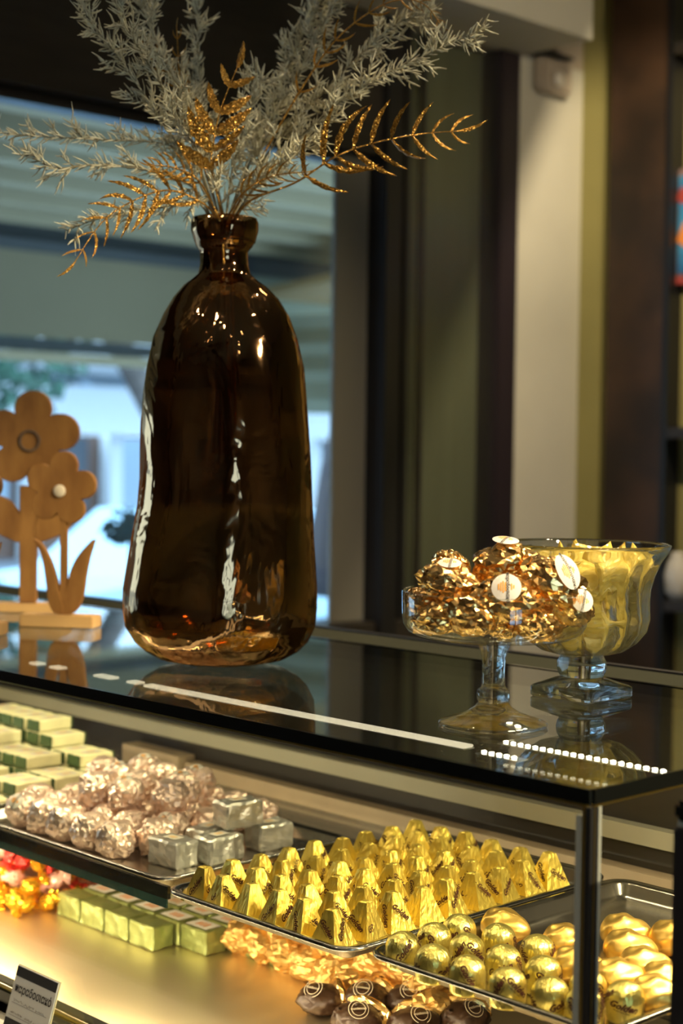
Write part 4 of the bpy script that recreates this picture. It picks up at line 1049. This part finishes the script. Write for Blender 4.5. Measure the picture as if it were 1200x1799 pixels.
def big_flower(loc, rz, lab):
    r = empty('wooden_flower', loc, rz, lab, 'ornament', 'wooden flower ornaments on the case top')
    k = .001065
    def sp(pts): return [((x - 72) * k, (1072 - y) * k) for x, y in pts]
    link('base_plank', box_me(-.076, .076, -.025, .025, 0, .016, 'wood_pale', .0015), r)
    link('stem', box_me(-.0155, .0155, -.008, .008, .017, .235, 'wood_ply', .001), r)
    link('flower_head', prism_me(petal_outline(.005, .320, .057, .0345, .036, 87), -.009, .009, 'wood_ply', .0015), r)
    link('centre_ring', lathe_me([(.0165, 0), (.020, 0), (.020, .0035), (.0165, .0035)], 32, 'bark', close=True), r).matrix_local = Matrix.Translation((.003, -.0091, .318)) @ Matrix.Rotation(PI / 2, 4, 'X')
    link('leaf', prism_me(smooth_poly(sp([(58, 905), (40, 880), (15, 868), (-8, 872), (-4, 900), (12, 930), (38, 945), (60, 948)]), 4), -.009, .009, 'wood_ply', .0015), r)
    link('leaf', prism_me(smooth_poly(sp([(88, 905), (110, 882), (138, 868), (160, 868), (157, 900), (140, 928), (112, 944), (86, 948)]), 4), -.009, .009, 'wood_ply', .0015), r)
    return r
small_flower((-1.407, .362, ZT + .0008), RZ - .20, 'small wooden flower with white button centre on pale plank')
big_flower((-1.655, .455, ZT + .0008), RZ - .05, 'large plain wooden flower standing behind the small one')
small_flower((-1.406, .178, ZT + .0008), RZ - .20, 'wooden flower whose plank end pokes in at left edge')

# ================================================================ GLASS COMPORT WITH GOLD SWEETS
DC = Vector((-.281, .189, ZT + .0006))
cp = empty('glass_comport', DC, 0, 'low clear glass pedestal dish heaped with gold foil sweets', 'dish')
bo = [(0, .0955), (.020, .0952), (.060, .0962), (.085, .0995), (.097, .1055), (.1020, .1140), (.1032, .1250), (.1036, .1490), (.1026, .1505), (.1014, .1490), (.1010, .1255), (.0996, .1150), (.0945, .1085), (.083, .1035), (.058, .1008), (.018, .1000), (0, .1000)]
link('bowl', lathe_me(bo, 72, 'dish_glass'), cp)
stp = [(0, .0262), (.0165, .0265), (.0182, .0290), (.0186, .0345), (.0178, .0400), (.0150, .0415), (.0134, .0440), (.0128, .0560), (.0130, .0700), (.0150, .0830), (.0180, .0905), (.0200, .0945), (0, .0950)]
link('stem', lathe_me(stp, 40, 'clear_glass'), cp)
link('foot', lathe_me([(0, 0), (.0580, .0), (.0608, .0014), (.0610, .0030), (.0585, .0048), (.045, .0090), (.030, .0150), (.0205, .0210), (.0172, .0258), (0, .0260)], 64, 'clear_glass'), cp)
GC = [crumple_me((.036, .031, .0235), s + 80, 'gold_crumple', 4, .24, 2.3) for s in range(5)]
GW = RIGHT; GF = FWD
def dish_pt(px, dz, back=0): # lateral offset, height, depth offset in the dish frame
    return DC + RIGHT * px + FWD * back + UP * dz
gold = [
 (-.052, .160, -.012, (.10, .25, 0), 1.0, 'heaped at the left, label face up', ((-.01, -.35, 1), (.2, 1, .4), .0130)),
 (.010, .180, .010, (.05, -.1, 0), 1.05, 'crowning the heap', ((.05, -.25, 1), (.5, .9, 0), .0150)),
 (-.046, .176, .030, (.2, .4, 1.0), .72, 'small one peeking over the left heap', None),
 (.008, .146, -.052, (.15, .05, .4), 1.1, 'in the front middle, label toward camera', ((-.12, -.9, .45), (.0, .3, 1), .0160)),
 (.062, .162, -.020, (.3, .5, .3), 1.12, 'at the right, with a tall oval label', ((.35, -.85, .45), (-.35, .2, 1), .0135)),
 (.083, .136, -.012, (.1, .6, .9), .85, 'at the right rim, label half hidden', ((.3, -.9, .3), (.3, .1, 1), .0130)),
 (-.030, .128, -.060, (.4, .2, 2.0), .92, 'low at the front left of the bowl', None),
 (-.066, .121, -.030, (.1, .0, 3.0), .82, 'lowest at the far left of the bowl', None),
 (.040, .119, -.056, (.2, .1, 1.2), .80, 'low at the front right of the bowl', None),
 (-.072, .136, .018, (.3, .1, .2), .78, 'against the left rim of the bowl', None),
 (.004, .117, -.030, (0, .1, .8), .70, 'buried under the front middle one', None),
 (.030, .130, .050, (.1, .1, .6), .9, 'at the back right of the bowl', None),
 (-.025, .132, .058, (.1, .2, 2.2), .9, 'at the back left of the bowl', None),
 (.068, .120, .028, (.1, .2, 2.9), .75, 'low against the rear right rim', None),
]
for k, (a, z, b, rot, s, lb, st) in enumerate(gold):
    o = empty('gold_sweet', dish_pt(a, z, b), 0, 'crumpled gold foil sweet ' + lb, 'sweet', 'gold foil sweets in the comport')
    f = link('foil_wrap', GC[k % 5], o); f.rotation_euler = (rot[0], rot[1], rot[2] + RZ); f.scale = (s, s, s)
    if st:
        nl, ul, r = st; n = (RIGHT * nl[0] + FWD * nl[1] + UP * nl[2]).normalized(); u = RIGHT * ul[0] + FWD * ul[1] + UP * ul[2]
        # find the foil surface along the label normal
        bpy.context.view_layer.update(); mi = f.matrix_local.inverted(); best = .026 * s
        mx = max((v.co for v in f.data.vertices), key=lambda c: (f.matrix_local @ c).normalized().dot(n))
        best = (f.matrix_local @ mx).length
        sticker(o, n * (best + .0042), n, u, r, ry=r * (1.55 if k == 4 else 1.0), bend=.045)

# ================================================================ CRYSTAL BOWL WITH YELLOW SWEETS
BC = Vector((-.352, .440, ZT + .0006))
cb = empty('crystal_bowl', BC, 0, 'fluted crystal footed bowl full of yellow wrapped sweets', 'bowl')
K = 2.0 / 2762.46
def bz(y): return (1222 - y) * K
bp = [(0, 1148), (30, 1148.5), (50, 1147), (72, 1141), (92, 1126), (106, 1106), (112, 1082), (110.5, 1058), (111.5, 1035), (119, 1008), (131, 988), (142, 974), (148, 962), (149.5, 957), (147.5, 955), (144, 958.5)]
ip = [(137, 972), (126, 986), (114, 1006), (106, 1034), (105, 1058), (106, 1081), (100, 1103), (86, 1121), (66, 1135), (40, 1141), (0, 1142)]
prof = [(r * K, bz(y)) for r, y in bp + ip]; nb_ = len(bp)
def flute(r, z, a, i):
    if i >= nb_: return r
    wgt = max(0, min(1, (z - .060) / .020)) * max(0, min(1, (.178 - z) / .025))
    return r * (1 + .050 * wgt * (abs(math.sin(8 * (a + z * 1.6))) * 2 - 1.0))
link('bowl', lathe_me(prof, 128, 'crystal', True, flute), cb)
kn = [(0, .0255), (.0270, .0258), (.0295, .0300), (.0312, .0370), (.0305, .0445), (.0275, .0500), (.0262, .0522), (.020, .0535), (0, .0537)]
link('knop', lathe_me(kn, 48, 'crystal'), cb)
def sq(s, z, r=.012): return [(x, y, z) for x, y in rrect(s, s, r, 5)]
link('square_foot', loops_me([sq(.094, 0), sq(.097, .0015), sq(.097, .0125), sq(.094, .0145, .016), sq(.080, .0180, .020), sq(.064, .0225, .024), sq(.052, .0253, .024)], 'crystal'), cb)
def pillow_me(seed):
    rr = random.Random(seed); n = 12; vs, fs = [], []
    for side in (1, -1):
        for j in range(n + 1):
            for i in range(n + 1):
                u, v = i / n * 2 - 1, j / n * 2 - 1; e = max(0, (1 - u ** 4) * (1 - v ** 2)) ** .6
                q = Vector((u * 2.2, v * 2.2, seed * 3 + side)); h = .0085 * e + .0022 * noise.noise(q * 1.5) * (1 if e > .05 else .6)
                ex = 1 + .10 * noise.noise(q * .8 + Vector((5, 0, 0)))
                vs.append((u * .024 * ex * (1 - .10 * (1 - abs(v))), v * .016 * ex * (1 + .25 * abs(u) ** 3), side * h + .003 * noise.noise(Vector((u * 1.4, v * 1.4, seed)))))
    m = (n + 1) ** 2
    for s in range(2):
        for j in range(n):
            for i in range(n): a = s * m + j * (n + 1) + i; fs.append((a, a + 1, a + n + 2, a + n + 1))
    me = pyd(vs, fs, 'yellow_film'); bm = bmesh.new(); bm.from_mesh(me); bmesh.ops.remove_doubles(bm, verts=bm.verts, dist=.0008); bmesh.ops.recalc_face_normals(bm, faces=bm.faces); bm.to_mesh(me); bm.free(); return me
PIL = [pillow_me(s) for s in range(4)]
rr = random.Random(77); k = 0
for l, (z, R, n) in enumerate(((.080, .028, 4), (.098, .046, 6), (.118, .048, 7), (.138, .048, 7), (.155, .054, 7), (.163, .062, 7), (.170, .028, 3))):
    for i in range(n):
        a = 2 * PI * (i + .5 * (l % 2)) / n + rr.uniform(-.15, .15); q = R * rr.uniform(.85, 1.05)
        o = tag(link('yellow_sweet', PIL[k % 4]), 'yellow film wrapped sweet, %s layer of the bowl from below, %s around' % (ORD[l], ORD[i]), 'sweet', 'yellow sweets in the crystal bowl')
        o.location = BC + Vector((q * math.cos(a), q * math.sin(a), z + rr.uniform(-.003, .003))); o.rotation_euler = (PI / 2 + rr.uniform(-.5, .5), rr.uniform(-.8, .8), a + PI / 2 + rr.uniform(-.5, .5)); k += 1
